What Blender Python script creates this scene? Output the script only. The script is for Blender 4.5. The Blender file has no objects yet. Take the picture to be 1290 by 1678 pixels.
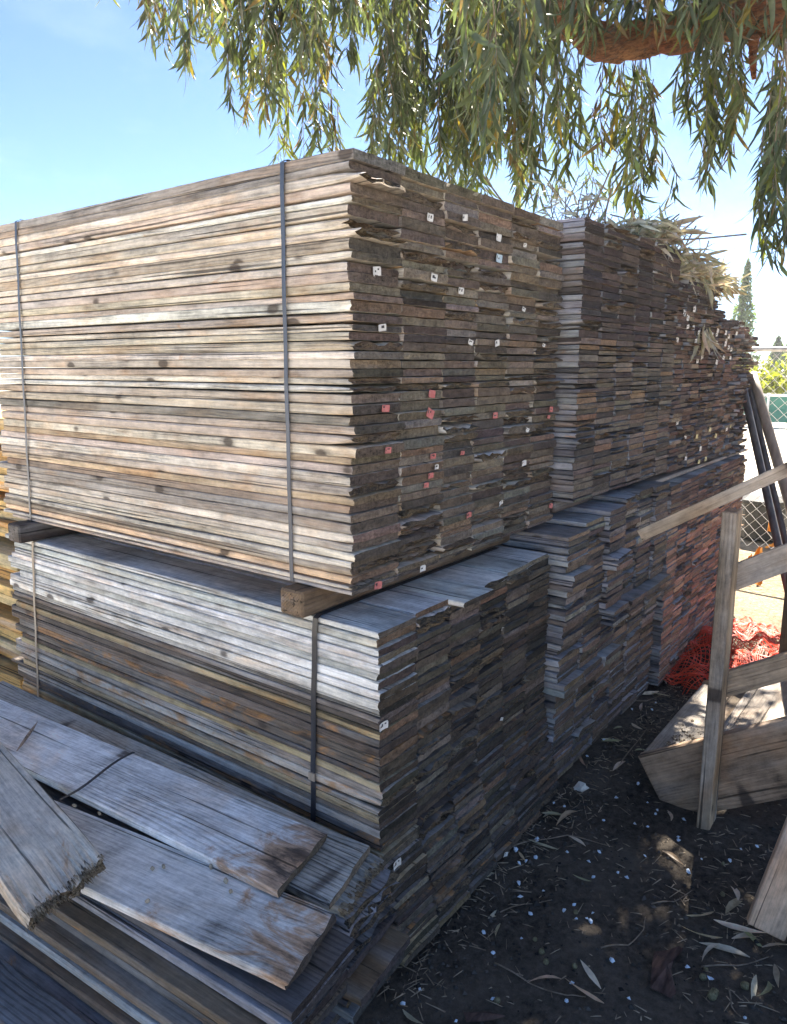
import bpy, math, random
import numpy as np
from mathutils import Vector, Matrix, Euler

rnd = random.Random(11)
npr = np.random.default_rng(5)
sc = bpy.context.scene
col = sc.collection

# ------------------------------------------------------------------ camera model
F, CX, CY, CAMZ = 1245.0, 645.0, 835.0, 1.65
_d1 = np.array([-1676, -236, F]); _d1 = _d1 / np.linalg.norm(_d1)
_d2 = np.array([958, -236, F]); _d2 = _d2 - _d1 * _d1.dot(_d2); _d2 = _d2 / np.linalg.norm(_d2)
RM = np.array([_d2, _d1, np.cross(_d2, _d1)])
CC = np.array([0, 0, CAMZ])
def at(x, y, ax, val):
    r = RM @ np.array([x - CX, y - CY, F])
    return CC + r * ((val - CC[ax]) / r[ax])
def pr(p):
    q = RM.T @ (np.array(p) - CC)
    return q[0] / q[2] * F + CX, q[1] / q[2] * F + CY

cam_d = bpy.data.cameras.new('camera'); cam = bpy.data.objects.new('camera', cam_d); col.objects.link(cam)
m3 = Matrix([[RM[i][0], -RM[i][1], -RM[i][2]] for i in range(3)])
cam.matrix_world = Matrix.Translation((0, 0, CAMZ)) @ m3.to_4x4()
cam_d.sensor_fit = 'VERTICAL'; cam_d.sensor_height = 36; cam_d.lens = F / 1678 * 36
cam_d.shift_y = -4 / 1678
cam_d.clip_start = 0.05; cam_d.clip_end = 3000
sc.camera = cam

# ------------------------------------------------------------------ tags
def tag(o, label=None, cat=None, group=None, kind=None):
    if label: o['label'] = label
    if cat: o['category'] = cat
    if group: o['group'] = group
    if kind: o['kind'] = kind
    return o
def empty(name, loc=(0, 0, 0)):
    o = bpy.data.objects.new(name, None); o.location = loc; o.empty_display_size = .1
    col.objects.link(o); return o

# ------------------------------------------------------------------ node helpers
class NT:
    def __init__(s, name):
        s.m = bpy.data.materials.new(name); s.m.use_nodes = True
        s.t = s.m.node_tree; s.t.nodes.clear()
        s.out = s.n('ShaderNodeOutputMaterial')
    def n(s, typ, **kw):
        nd = s.t.nodes.new(typ)
        for k, v in kw.items(): setattr(nd, k, v)
        return nd
    def l(s, a, b): s.t.links.new(a, b)
    def put(s, sock, v):
        if hasattr(v, 'is_linked') or isinstance(v, bpy.types.NodeSocket): s.l(v, sock)
        elif isinstance(v, (tuple, list)) and sock.type == 'RGBA' and len(v) == 3: sock.default_value = (*v, 1)
        else: sock.default_value = v
    def math(s, op, a, b=0.0, c=0.0, clamp=False):
        nd = s.n('ShaderNodeMath', operation=op, use_clamp=clamp)
        s.put(nd.inputs[0], a); s.put(nd.inputs[1], b); s.put(nd.inputs[2], c); return nd.outputs[0]
    def vmul(s, v, sc_):
        nd = s.n('ShaderNodeVectorMath', operation='MULTIPLY'); s.put(nd.inputs[0], v); nd.inputs[1].default_value = sc_; return nd.outputs[0]
    def noise(s, v, scale=(1, 1, 1), detail=4, rough=.55, dist=0.0):
        nd = s.n('ShaderNodeTexNoise'); s.l(s.vmul(v, scale), nd.inputs['Vector'])
        nd.inputs['Scale'].default_value = 1; nd.inputs['Detail'].default_value = detail
        nd.inputs['Roughness'].default_value = rough; nd.inputs['Distortion'].default_value = dist
        return nd.outputs['Fac']
    def mapr(s, v, a, b, c=0.0, d=1.0, smooth=False):
        nd = s.n('ShaderNodeMapRange'); nd.interpolation_type = 'SMOOTHSTEP' if smooth else 'LINEAR'
        s.put(nd.inputs['Value'], v)
        for k, x in zip(('From Min', 'From Max', 'To Min', 'To Max'), (a, b, c, d)): s.put(nd.inputs[k], x)
        return nd.outputs['Result']
    def mix(s, f, a, b, blend='MIX'):
        nd = s.n('ShaderNodeMix', data_type='RGBA', blend_type=blend)
        s.put(nd.inputs['Factor'], f); s.put(nd.inputs['A'], a) if False else None
        s.put(nd.inputs[6], a); s.put(nd.inputs[7], b); return nd.outputs[2]
    def attr(s, name):
        nd = s.n('ShaderNodeAttribute'); nd.attribute_name = name; return nd
    def coords(s, which='Object'):
        return s.n('ShaderNodeTexCoord').outputs[which]
    def sep(s, v):
        nd = s.n('ShaderNodeSeparateXYZ'); s.l(v, nd.inputs[0]); return nd.outputs
    def bump(s, h, dist=.002, strength=1.0):
        nd = s.n('ShaderNodeBump'); nd.inputs['Distance'].default_value = dist; nd.inputs['Strength'].default_value = strength
        s.l(h, nd.inputs['Height']); return nd.outputs[0]
    def finish(s, color, rough=.85, normal=None, spec=.3, metal=0.0):
        p = s.n('ShaderNodeBsdfPrincipled'); s.put(p.inputs['Base Color'], color); s.put(p.inputs['Roughness'], rough)
        p.inputs['Specular IOR Level'].default_value = spec; p.inputs['Metallic'].default_value = metal
        if normal is not None: s.l(normal, p.inputs['Normal'])
        s.l(p.outputs[0], s.out.inputs[0]); return s.m

def scalecol(s, c, f):
    nd = s.n('ShaderNodeVectorMath', operation='SCALE'); s.put(nd.inputs[0], c); s.put(nd.inputs['Scale'], f); return nd.outputs[0]

def mat_wood(name='weathered_wood', k=1.0, rk=.20, rsp=.0105, kf=1.0):
    s = NT(name)
    pc = s.attr('pc').outputs['Vector']; ta = s.attr('tone'); tone = ta.outputs['Color']; stain = ta.outputs['Alpha']
    x, y, z = s.sep(pc)
    fine = s.noise(pc, (170, 9.0, 190), 6, .7)
    mid = s.noise(pc, (38, 1.6, 42), 4, .6)
    dirt = s.noise(pc, (34, 22, 34), 6, .75)
    broad = s.noise(pc, (9, 1.6, 14), 3, .55)
    blot = s.noise(pc, (5, 3.2, 8), 3, .6, .5)
    warp = s.noise(pc, (6, 1.5, 6), 2, .5)
    r = s.math('ADD', s.math('MULTIPLY', x, .9), s.math('ADD', z, s.math('MULTIPLY', warp, .075)))
    ring = s.math('SINE', s.math('MULTIPLY', r, 2 * math.pi / rsp))
    ring = s.mapr(ring, .1, 1.0)
    ringv = s.math('MULTIPLY', ring, s.mapr(s.noise(pc, (7, .8, 7), 2), .42, .62))
    crack = s.mapr(s.noise(pc, (75, .9, 100), 3, .5), 0.375, .325)
    # knots
    vo = s.n('ShaderNodeTexVoronoi'); s.l(s.vmul(pc, (1.5, 6.6, 11.0)), vo.inputs['Vector']); vo.inputs['Scale'].default_value = 1
    kd = vo.outputs['Distance']
    kon = s.math('GREATER_THAN', s.sep(vo.outputs['Color'])[0], .58)
    knot = s.math('MULTIPLY', s.mapr(s.math('ADD', kd, s.math('MULTIPLY', s.math('SUBTRACT', fine, .5), .06)), .20, .13, smooth=True), kon)
    halo = s.math('MULTIPLY', s.mapr(kd, .36, .12, smooth=True), kon)
    f = s.math('ADD', s.mapr(fine, .3, .7, -.24 * kf, .24 * kf), s.mapr(mid, .3, .7, -.20 * k, .20 * k))
    f = s.math('ADD', f, s.mapr(dirt, .32, .68, -.22, .20))
    f = s.math('ADD', f, s.mapr(s.noise(pc, (4, 3.4, 16), 5, .62, .4), .32, .68, -.30 * k, .26 * k))
    f = s.math('ADD', f, s.mapr(broad, .3, .7, -.22 * k, .22 * k))
    f = s.math('ADD', f, 1.0)
    f = s.math('SUBTRACT', f, s.math('MULTIPLY', ringv, rk))
    f = s.math('SUBTRACT', f, s.math('MULTIPLY', halo, .25))
    f = s.math('MAXIMUM', f, .12)
    f = s.math('MULTIPLY', f, s.math('SUBTRACT', 1.0, s.math('MULTIPLY', crack, .75)))
    c = scalecol(s, tone, f)
    brown = s.mix(1.0, c, (.95, .74, .56), 'MULTIPLY')
    c = s.mix(s.mapr(blot, .50, .72, 0, .75), c, brown)
    grey = s.mix(.65, c, scalecol(s, (.40, .40, .40), f))
    c = s.mix(s.mapr(s.noise(pc, (7, 1.3, 20), 3), .5, .7, 0, .8), c, grey)
    # dirt and water stains
    st = s.noise(pc, (9, 3.6, 11), 8, .68, .9)
    lo = s.math('SUBTRACT', .74, s.math('MULTIPLY', stain, .30))
    amt = s.mapr(st, lo, s.math('ADD', lo, .14), smooth=True)
    amt2 = s.mapr(st, s.math('ADD', lo, .13), s.math('ADD', lo, .26), smooth=True)
    c = s.mix(s.math('MULTIPLY', amt, .75), c, scalecol(s, (.42, .20, .06), f))
    c = s.mix(s.math('MULTIPLY', amt2, .85), c, scalecol(s, (.05, .038, .035), f))
    c = s.mix(s.math('MULTIPLY', knot, .78), c, (.045, .032, .026))
    h = s.math('ADD', s.math('MULTIPLY', fine, .6), s.math('ADD', s.math('MULTIPLY', mid, .6), s.math('MULTIPLY', crack, -1.2)))
    h = s.math('SUBTRACT', h, s.math('MULTIPLY', ringv, .35))
    return s.finish(c, s.mapr(broad, .3, .7, .62, .85), s.bump(h, .0030, .9), .35)

def mat_end():
    s = NT('end_grain_wood')
    pc = s.attr('pc').outputs['Vector']; ta = s.attr('etone'); tone = ta.outputs['Color']; rot = ta.outputs['Alpha']
    n1 = s.noise(pc, (70, 70, 120), 6, .75); n2 = s.noise(pc, (14, 14, 30), 3, .6)
    saw = s.noise(pc, (260, 30, 25), 3, .6); nf = s.noise(pc, (240, 240, 420), 4, .7)
    f = s.math('ADD', s.mapr(n1, .3, .7, .34, 1.62), s.mapr(n2, .3, .7, -.3, .3))
    f = s.math('ADD', f, s.mapr(saw, .35, .65, -.18, .18))
    c = scalecol(s, tone, f)
    pale = s.mapr(s.noise(pc, (30, 30, 60), 4, .75), .63, .70)
    c = s.mix(s.math('MULTIPLY', pale, .35), c, (.24, .21, .17))
    fib = s.math('MULTIPLY', rot, s.mapr(s.noise(pc, (26, 26, 75), 5, .75), .42, .58))
    fcol = s.mix(s.mapr(nf, .35, .65), (.06, .035, .018), (.33, .25, .155))
    c = s.mix(fib, c, fcol)
    vo = s.n('ShaderNodeTexVoronoi'); s.l(s.vmul(pc, (95, 95, 210)), vo.inputs['Vector']); vo.inputs['Scale'].default_value = 1
    hole = s.math('MULTIPLY', s.mapr(vo.outputs['Distance'], .42, .2), s.mapr(rot, 0, 1, .12, .9))
    c = s.mix(hole, c, (.018, .013, .010))
    h = s.math('ADD', s.math('MULTIPLY', n1, .7), s.math('MULTIPLY', nf, s.mapr(rot, 0, 1, .3, 1.6)))
    h = s.math('SUBTRACT', h, hole)
    return s.finish(c, .92, s.bump(h, .004, 1.0), .2)

def simple(name, c1, c2, scale=(20, 20, 20), rough=.8, spec=.3, bump=.001, detail=4, metal=0.0, lo=.35, hi=.65):
    s = NT(name); co = s.coords('Object')
    n = s.noise(co, scale, detail, .6); c = s.mix(s.mapr(n, lo, hi), c1, c2)
    return s.finish(c, rough, s.bump(n, bump, .8) if bump else None, spec, metal)

M = {}
M['wood'] = mat_wood(); M['end'] = mat_end(); M['loose'] = mat_wood('silvered_plank_wood', .55, .34, .0125, 1.25)
M['strap_blue'] = simple('blue_grey_plastic_strapping', (.035, .048, .078), (.06, .08, .12), (60, 60, 6), .38, .5, .0004)
M['strap_black'] = simple('black_plastic_strapping', (.012, .014, .020), (.03, .034, .045), (60, 60, 6), .4, .5, .0004)
M['strap_tan'] = simple('tan_steel_strapping', (.25, .20, .15), (.36, .30, .24), (60, 60, 9), .5, .5, .0004)
M['tag_white'] = simple('white_paper_tag', (.62, .60, .56), (.78, .76, .72), (90, 90, 90), .7, .3, 0)
M['tag_red'] = simple('faded_red_paper_tag', (.48, .13, .12), (.60, .22, .20), (90, 90, 90), .7, .3, 0)
M['tag_yellow'] = simple('pale_yellow_paper_tag', (.58, .52, .26), (.7, .64, .36), (90, 90, 90), .7, .3, 0)
M['tag_blue'] = simple('pale_blue_paper_tag', (.40, .52, .60), (.52, .62, .68), (90, 90, 90), .7, .3, 0)
M['print'] = simple('printed_ink', (.03, .03, .03), (.06, .06, .06), (90, 90, 90), .7, .3, 0)

# ------------------------------------------------------------------ plank geometry
def noise1(n, rng, k=3):
    a = rng.normal(0, 1, n); ker = np.hanning(k + 2)[1:-1]; ker /= ker.sum()
    return np.convolve(np.pad(a, k, mode='edge'), ker, 'same')[k:-k]

def plank_geo(L, W, T, rng, tone, stain, etone, rot, hi=True, skew=0.0, bow=0.0, jag=1.0, taper=0.0, off=None):
    """local: x across, y along (visible end at 0), z up"""
    nb = ((44 if rot > .9 else 13) if hi == 2 else 9) if hi else 6
    c = min(.0028 if not rot > .5 else .005, T * .22)
    if hi: ys = np.array([0, .005, .014, .035, .08, .2, .45, .8, 1.2, 1.55]); ys = np.append(ys[ys < L - .1], [L - .02, L])
    else: ys = np.array([0, .012, .06, .25, L])
    xs = np.linspace(c, W - c, nb)
    ring = [(x, 0) for x in xs] + [(W, c), (W, T / 2), (W, T - c)] + [(x, T) for x in xs[::-1]] + [(0, T - c), (0, T / 2), (0, c)]
    ring = np.array(ring); N = len(ring)
    amp = (.0021 + rot * .010) * jag
    ix = np.clip(np.round(ring[:, 0] / W * (nb - 1)).astype(int), 0, nb - 1)
    sm = 5 if nb > 20 else 3
    big = noise1(nb, rng, 9) * amp * 1.5 if nb > 20 else 0
    dt = noise1(nb, rng, sm) * amp * (.6 if nb > 20 else 1) + big; db = noise1(nb, rng, sm) * amp + big; dm = noise1(nb, rng, sm) * amp * 1.2 + big
    er = np.abs(noise1(nb, rng, 2)) * (rot * .30 + .07) + rot * .06; erb = np.abs(noise1(nb, rng, 2)) * (rot * .22 + .06)
    def dy(i, z): 
        return np.where(z > T * .75, dt[i], np.where(z < T * .25, db[i], dm[i])) + skew * (1 - xs[i] / W)
    V = []
    sidewob = noise1(len(ys), rng) * .0012; zwob = noise1(len(ys), rng) * .0008
    for k, yk in enumerate(ys):
        fo = math.exp(-yk / (.03 + .02 * rot)); fr = math.exp(-yk / .05)
        z = ring[:, 1].copy(); x = ring[:, 0].copy()
        z = np.where(z > T * .7, z - T * er[ix] * fo, np.where(z < T * .3, z + T * erb[ix] * fo, z))
        x = x + sidewob[k] + (W / 2 - x) * (rot * .05 * fo)
        y = yk + dy(ix, ring[:, 1]) * (fr if yk < L * .7 else 0) + (skew * (1 - ring[:, 0] / W) * (1 - fr) if yk < L * .7 else 0)
        z = z + zwob[k] + bow * math.sin(math.pi * yk / L)
        V.append(np.stack([x, y, z], 1))
    nr = len(ys)
    mid = np.stack([xs, dy(np.arange(nb), np.full(nb, T / 2)) + rng.normal(0, amp * .5, nb), np.full(nb, T / 2) + rng.normal(0, T * .05, nb)], 1)
    V.append(mid); V = np.concatenate(V)
    Fc, mi = [], []
    for k in range(nr - 1):
        a, b = k * N, (k + 1) * N
        for i in range(N):
            j = (i + 1) % N
            Fc.append((a + i, a + j, b + j, b + i)[::-1]); mi.append(0)
    m0 = nr * N
    bidx = list(range(nb)); tidx = [nb + 3 + (nb - 1 - i) for i in range(nb)]
    r1, r2, r3 = nb, nb + 1, nb + 2; l3, l2, l1 = 2 * nb + 3, 2 * nb + 4, 2 * nb + 5
    cap = []
    for i in range(nb - 1):
        cap.append((bidx[i], bidx[i + 1], m0 + i + 1, m0 + i)); cap.append((m0 + i, m0 + i + 1, tidx[i + 1], tidx[i]))
    cap.append((bidx[-1], r1, r2, m0 + nb - 1)); cap.append((m0 + nb - 1, r2, r3, tidx[-1]))
    cap.append((l1, bidx[0], m0, l2)); cap.append((l2, m0, tidx[0], l3))
    Fc += cap; mi += [1] * len(cap)
    Fc.append(tuple((nr - 1) * N + i for i in range(N))[::-1]); mi.append(1)
    o = rng.uniform(0, 60, 3) if off is None else np.array(off)
    pc = V + o
    if rng.random() < .5: pc[:, 0] = -pc[:, 0] + 40
    n = len(V)
    return V, Fc, mi, pc, np.tile([*tone, stain], (n, 1)), np.tile([*etone, rot], (n, 1))

def make_mesh(name, V, Fc, mi=None, mats=(), attrs=None, smooth=False):
    me = bpy.data.meshes.new(name); me.from_pydata([tuple(v) for v in V], [], Fc)
    for m in mats: me.materials.append(m)
    if mi is not None: me.polygons.foreach_set('material_index', np.array(mi, dtype=np.int32))
    for an, (typ, arr) in (attrs or {}).items():
        a = me.attributes.new(an, typ, 'POINT')
        a.data.foreach_set('vector' if typ == 'FLOAT_VECTOR' else 'color', np.asarray(arr, dtype=np.float32).ravel())
    if smooth: me.polygons.foreach_set('use_smooth', [True] * len(me.polygons))
    me.update(); return me
def link(name, me, parent=None, loc=None):
    o = bpy.data.objects.new(name, me); col.objects.link(o)
    if parent is not None: o.parent = parent
    if loc is not None: o.location = loc
    return o
def plank_obj(name, geo, loc, mw=None, wm='wood'):
    V, Fc, mi, pc, t, e = geo
    me = make_mesh(name, V, Fc, mi, (M[wm], M['end']), {'pc': ('FLOAT_VECTOR', pc), 'tone': ('FLOAT_COLOR', t), 'etone': ('FLOAT_COLOR', e)})
    o = link(name, me)
    if mw is not None: o.matrix_world = mw
    else: o.location = loc
    return o

class Acc:                       # collects many shapes into ONE mesh (only for stuff and for one part)
    def __init__(s): s.V, s.F, s.mi, s.at, s.n = [], [], [], {}, 0
    def add(s, V, Fc, mi=None, **attrs):
        s.V.append(np.asarray(V, float)); s.F += [tuple(i + s.n for i in f) for f in Fc]
        s.mi += list(mi) if mi is not None else [0] * len(Fc); s.n += len(V)
        for k, v in attrs.items(): s.at.setdefault(k, []).append(np.asarray(v))
    def build(s, name, mats, parent=None, smooth=False):
        at_ = {k: ('FLOAT_VECTOR' if v[0].shape[1] == 3 else 'FLOAT_COLOR', np.concatenate(v)) for k, v in s.at.items()}
        return link(name, make_mesh(name, np.concatenate(s.V), s.F, s.mi, mats, at_, smooth), parent)

def box(x0, x1, y0, y1, z0, z1, c=.004):
    """chamfered box"""
    V, Fc = [], []
    def idx(*p): V.append(p); return len(V) - 1
    g = {}
    for sx in (0, 1):
        for sy in (0, 1):
            for sz in (0, 1):
                X, Y, Z = (x0, x1)[sx], (y0, y1)[sy], (z0, z1)[sz]
                dx, dy, dz = (c, -c)[sx], (c, -c)[sy], (c, -c)[sz]
                g[sx, sy, sz] = (idx(X, Y + dy, Z + dz), idx(X + dx, Y, Z + dz), idx(X + dx, Y + dy, Z))
    def q(*p): Fc.append(p)
    for s_ in (0, 1):
        for ax in range(3):
            o = [(0, 0), (1, 0), (1, 1), (0, 1)]
            ks = []
            for a, b in o:
                k = [0, 0, 0]; k[ax] = s_; k[(ax + 1) % 3] = a; k[(ax + 2) % 3] = b; ks.append(g[tuple(k)][ax])
            q(*(ks if s_ else ks[::-1]))
    for ax in range(3):
        a1, a2 = (ax + 1) % 3, (ax + 2) % 3
        for u in (0, 1):
            for w in (0, 1):
                k0 = [0, 0, 0]; k0[a1] = u; k0[a2] = w; k1 = list(k0); k1[ax] = 1
                p = (g[tuple(k0)][a1], g[tuple(k1)][a1], g[tuple(k1)][a2], g[tuple(k0)][a2])
                q(*(p if (u ^ w) else p[::-1]))
    for k, v in g.items(): q(*v)
    return np.array(V), Fc

def tube(pts, rad, sides=6, closed_ends=True):
    pts = [Vector(p) for p in pts]; n = len(pts)
    rad = [rad] * n if np.isscalar(rad) else rad
    V, Fc = [], []
    up = Vector((0.12, .07, 1)).normalized()
    for i, p in enumerate(pts):
        d = (pts[min(i + 1, n - 1)] - pts[max(i - 1, 0)])
        d = d.normalized() if d.length > 1e-9 else Vector((0, 0, 1))
        u = d.cross(up)
        if u.length < .05: u = d.cross(Vector((1, 0, 0)))
        u.normalize(); v = d.cross(u)
        for k in range(sides):
            a = 2 * math.pi * k / sides
            V.append(p + (u * math.cos(a) + v * math.sin(a)) * rad[i])
    for i in range(n - 1):
        for k in range(sides):
            j = (k + 1) % sides
            Fc.append((i * sides + k, i * sides + j, (i + 1) * sides + j, (i + 1) * sides + k))
    if closed_ends:
        Fc.append(tuple(range(sides))[::-1]); Fc.append(tuple((n - 1) * sides + k for k in range(sides)))
    return np.array([tuple(v) for v in V]), Fc

def wood_attrs(V, tone, stain, etone, rot, rng, swap=None):
    V = np.asarray(V)
    P = V[:, list(swap)] if swap else V
    n = len(V)
    return {'pc': P + rng.uniform(0, 60, 3), 'tone': np.tile([*tone, stain], (n, 1)), 'etone': np.tile([*etone, rot], (n, 1))}
def wood_piece(name, V, Fc, tone, rng, swap=None, parent=None, stain=.2, mats=None):
    """a sawn timber whose long axis is mapped to the grain (swap puts it second)"""
    a = wood_attrs(V, tone, stain, tone, 0, rng, swap)
    me = make_mesh(name, V, Fc, None, (M['wood'],), {'pc': ('FLOAT_VECTOR', a['pc']), 'tone': ('FLOAT_COLOR', a['tone'])})
    return link(name, me, parent)

def ordinal(n):
    if 10 <= n % 100 <= 20: return '%dth' % n
    return '%d%s' % (n, {1: 'st', 2: 'nd', 3: 'rd'}.get(n % 10, 'th'))
WORD = ['corner', 'second', 'third', 'fourth', 'fifth', 'sixth', 'seventh', 'eighth', 'ninth']

# ------------------------------------------------------------------ the stacks
specs = []        # every plank of the strapped stacks: dict
def jit(c, a, rng): 
    k = 1 + rng.normal(0, a); return tuple(float(np.clip(v * k * (1 + rng.normal(0, a * .25)), .008, .85)) for v in c)
def pick(pal, rng):
    w = np.array([p[0] for p in pal], float); i = rng.choice(len(pal), p=w / w.sum()); return pal[i][1]

PAL_U1 = [(5, (.54, .465, .39)), (3.5, (.62, .555, .485)), (3, (.46, .39, .325)), (1.8, (.30, .265, .235)), (.8, (.55, .40, .27)), (1.2, (.68, .65, .61)), (.8, (.40, .31, .24))]
PAL_LIGHT = [(3, (.60, .60, .58)), (3, (.70, .69, .66)), (1.5, (.50, .46, .43)), (1, (.42, .36, .33))]
PAL_MIX = [(1.8, (.40, .31, .18)), (2.8, (.33, .285, .24)), (2.2, (.16, .13, .11)), (1.5, (.36, .32, .28)), (1.5, (.09, .075, .065)), (.25, (.36, .2, .11)), (1.4, (.46, .42, .35))]
PAL_GREYB = [(3, (.30, .30, .32)), (2, (.42, .42, .43)), (2, (.17, .16, .165)), (1, (.26, .22, .2))]

def stack(key, words, x0, cols, widths, y_end, z0, z1, th, L, pal, epal, rotp, seed, yj=.007, sec=None, colz=None, wj=.0038):
    rng = np.random.default_rng(seed)
    z_rows = []; z = z1
    while z > z0 + th * .4:
        t = th * rng.uniform(.78, 1.36); z_rows.append((max(z - t, z0), z)); z -= t
    xc = x0
    for c in range(cols):
        w = widths[c]
        shift = 0.0
        for r, (a, b) in enumerate(z_rows):
            if colz and b > colz[c] + .004: continue
            ye = y_end(c, (a + b) / 2, rng) + rng.normal(0, yj)
            rot = 0.0
            if rng.random() < rotp * (.35 if c == 0 and key != 'U1' else 1): rot = rng.uniform(.55, 1); ye += rng.uniform(-.010, .014)
            drift = .012 * math.sin(r * .35 + c * 2.1) + rng.normal(0, wj * .35)
            xx = xc + (drift * .5 if c else rng.normal(0, .0025))
            ww = w - .0055 + (rng.normal(0, wj * .6) if c else rng.normal(0, .002))
            tt = (b - a) - rng.uniform(.0010, .0026) - (rng.uniform(.002, .005) if rng.random() < .10 else 0)
            tone = jit(pick(pal(r, c, (a + b) / 2), rng), .07, rng); tone = (tone[0] * .99, tone[1] * 1.008, tone[2]) if key == 'U1' else tone; et = jit(pick(epal(r, c, (a + b) / 2), rng), .16, rng)
            specs.append(dict(key=key, words=words, r=r, c=c, x=xx, y=ye, z=a, W=ww, T=tt, L=L + rng.normal(0, .03), tone=tone, et=et, rot=rot,
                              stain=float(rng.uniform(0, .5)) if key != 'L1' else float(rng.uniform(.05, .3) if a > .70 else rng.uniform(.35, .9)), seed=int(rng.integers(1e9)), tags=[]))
        xc += w
    return z_rows

E_U1 = lambda r, c, z: [(4, (.12, .094, .072)), (2, (.175, .142, .108)), (1.6, (.08, .066, .056)), (1.6, (.175, .125, .088)), (1, (.17, .153, .132))]
def pal_u1(r, c, z): return PAL_U1
stack('U1', 'near upper stack', 1.50, 6, [.217, .220, .192, .215, .208, .206], lambda c, z, g: 1.270 - .006 * (z - 1.6) + (.004 * c), 1.041, 2.170, .0226, 1.86, pal_u1, E_U1, .30, 101, yj=.005)
PAL_DARK = [(1, (.13, .112, .10)), (1, (.18, .155, .13)), (.6, (.075, .065, .06))]
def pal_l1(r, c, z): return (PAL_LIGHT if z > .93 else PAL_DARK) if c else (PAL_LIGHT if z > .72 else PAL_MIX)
E_L1 = lambda r, c, z: [(4, (.070, .057, .046)), (3, (.092, .073, .057)), (1.8, (.042, .036, .031)), (1.2, (.135, .092, .060)), (.9, (.145, .122, .098))]
def y_l1(c, z, g): 
    top = {0: 0, 1: .012, 2: -.055, 3: -.012, 4: .0, 5: .0}[c] if z > .935 else 0
    return 1.172 + top + (-.09 * max(0, (.35 - z) / .35)) + .006 * c
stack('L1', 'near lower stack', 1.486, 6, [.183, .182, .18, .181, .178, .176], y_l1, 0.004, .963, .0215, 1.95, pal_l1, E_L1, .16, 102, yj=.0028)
E_U2 = lambda r, c, z: ([(3, (.055, .042, .040)), (2, (.085, .064, .056)), (1, (.04, .036, .038))] if z > 1.75 else [(3, (.12, .094, .075)), (2, (.16, .13, .105)), (1.6, (.065, .055, .05)), (1, (.19, .125, .08))])
stack('U2', 'upper stack second from the camera', 2.795, 6, [.194] * 6, lambda c, z, g: 1.222, 1.112, 2.200, .0222, 1.86, lambda r, c, z: PAL_GREYB, E_U2, .22, 103, yj=.003)
E_L2 = lambda r, c, z: [(3, (.13, .10, .078)), (2, (.09, .075, .065)), (1.5, (.18, .13, .092)), (1, (.20, .18, .155))]
def y_l2(c, z, g):
    if z > .64: return 1.150 + .012 * math.sin(c * 2.3) - (.03 if .80 < z < .87 and c in (0, 2) else 0)
    if z > .575: return 1.098 if c >= 2 else 1.155
    if z > .42: return 1.168 - .01 * (c == 1)
    if z > .37: return 1.135 if c in (0, 1, 2) else 1.17
    return 1.175
stack('L2', 'second lower stack', 2.605, 6, [.196, .19, .19, .19, .19, .19], y_l2, 0.004, 1.092, .022, 1.9, lambda r, c, z: PAL_GREYB, E_L2, .22, 104, yj=.004, colz=[1.02, 1.045, 1.062, 1.092, 1.092, 1.092])
E_U3 = lambda r, c, z: ([(3, (.05, .038, .036)), (1, (.09, .07, .06))] if z > 1.95 else [(3, (.105, .065, .05)), (2, (.15, .10, .075)), (2, (.07, .05, .045)), (1.5, (.19, .15, .11))])
stack('U3', 'upper stack third from the camera', 3.965, 7, [.158] * 7, lambda c, z, g: 1.226 + .01 * math.sin(z * 30 + c), 1.10, 2.085, .021, 1.8, lambda r, c, z: PAL_GREYB, E_U3, .3, 105, yj=.007, colz=[2.07, 2.085, 2.085, 2.06, 2.085, 1.97, 1.90])
stack('U4', 'farthest upper stack', 5.075, 4, [.16] * 4, lambda c, z, g: 1.235 + .03 * max(0, 1.3 - z), 1.08, 1.93, .021, 1.8, lambda r, c, z: PAL_GREYB, E_U3, .35, 106, yj=.022, colz=[1.93, 1.93, 1.91, 1.86])
E_L3 = lambda r, c, z: [(3, (.26, .145, .10)), (2, (.20, .115, .085)), (1.2, (.14, .095, .07)), (1, (.31, .20, .145))] if z < .85 else E_U3(r, c, z)  # reddish lower ends: netting bounce and sunlight put into the colour
stack('L3', 'third lower stack', 3.805, 10, [.172] * 10, lambda c, z, g: 1.146 + .004 * c, 0.004, 1.062, .0215, 1.85, lambda r, c, z: PAL_GREYB, E_L3, .25, 107, yj=.003)

# paper tags: photo pixel, colour, size (m)
TAGS = [(617, 446, 'w', .030), (703, 455, 'w', .028), (755, 476, 'w', .026), (701, 355, 'w', .026), (757, 356, 'w', .024), (820, 384, 'w', .028), (823, 425, 'b', .034), (863, 506, 'w', .02),
        (865, 398, 'w', .02), (620, 534, 'w', .030), (770, 561, 'w', .024), (813, 565, 'w', .026), (897, 565, 'w', .018), (705, 643, 'r', .030), (703, 671, 'r', .032), (624, 669, 'r', .030), (814, 681, 'r', .028), (903, 670, 'r', .024), (905, 680, 'r', .018),
        (627, 740, 'r', .024), (707, 747, 'r', .026), (703, 777, 'r', .024), (696, 793, 'r', .022), (763, 840, 'r', .026), (906, 826, 'r', .026), (616, 958, 'r', .030), (865, 756, 'w', .03), (825, 822, 'w', .024), (694, 934, 'w', .026), (760, 745, 'r', .02), (861, 704, 'w', .02),
        (712, 765, 'w', .018)]
TAGS_L1 = [(629, 1187, 'w', .030), (642, 1412, 'w', .028), (800, 1390, 'w', .022), (838, 1030, 'w', .014), (829, 1178, 'w', .014)]
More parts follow.
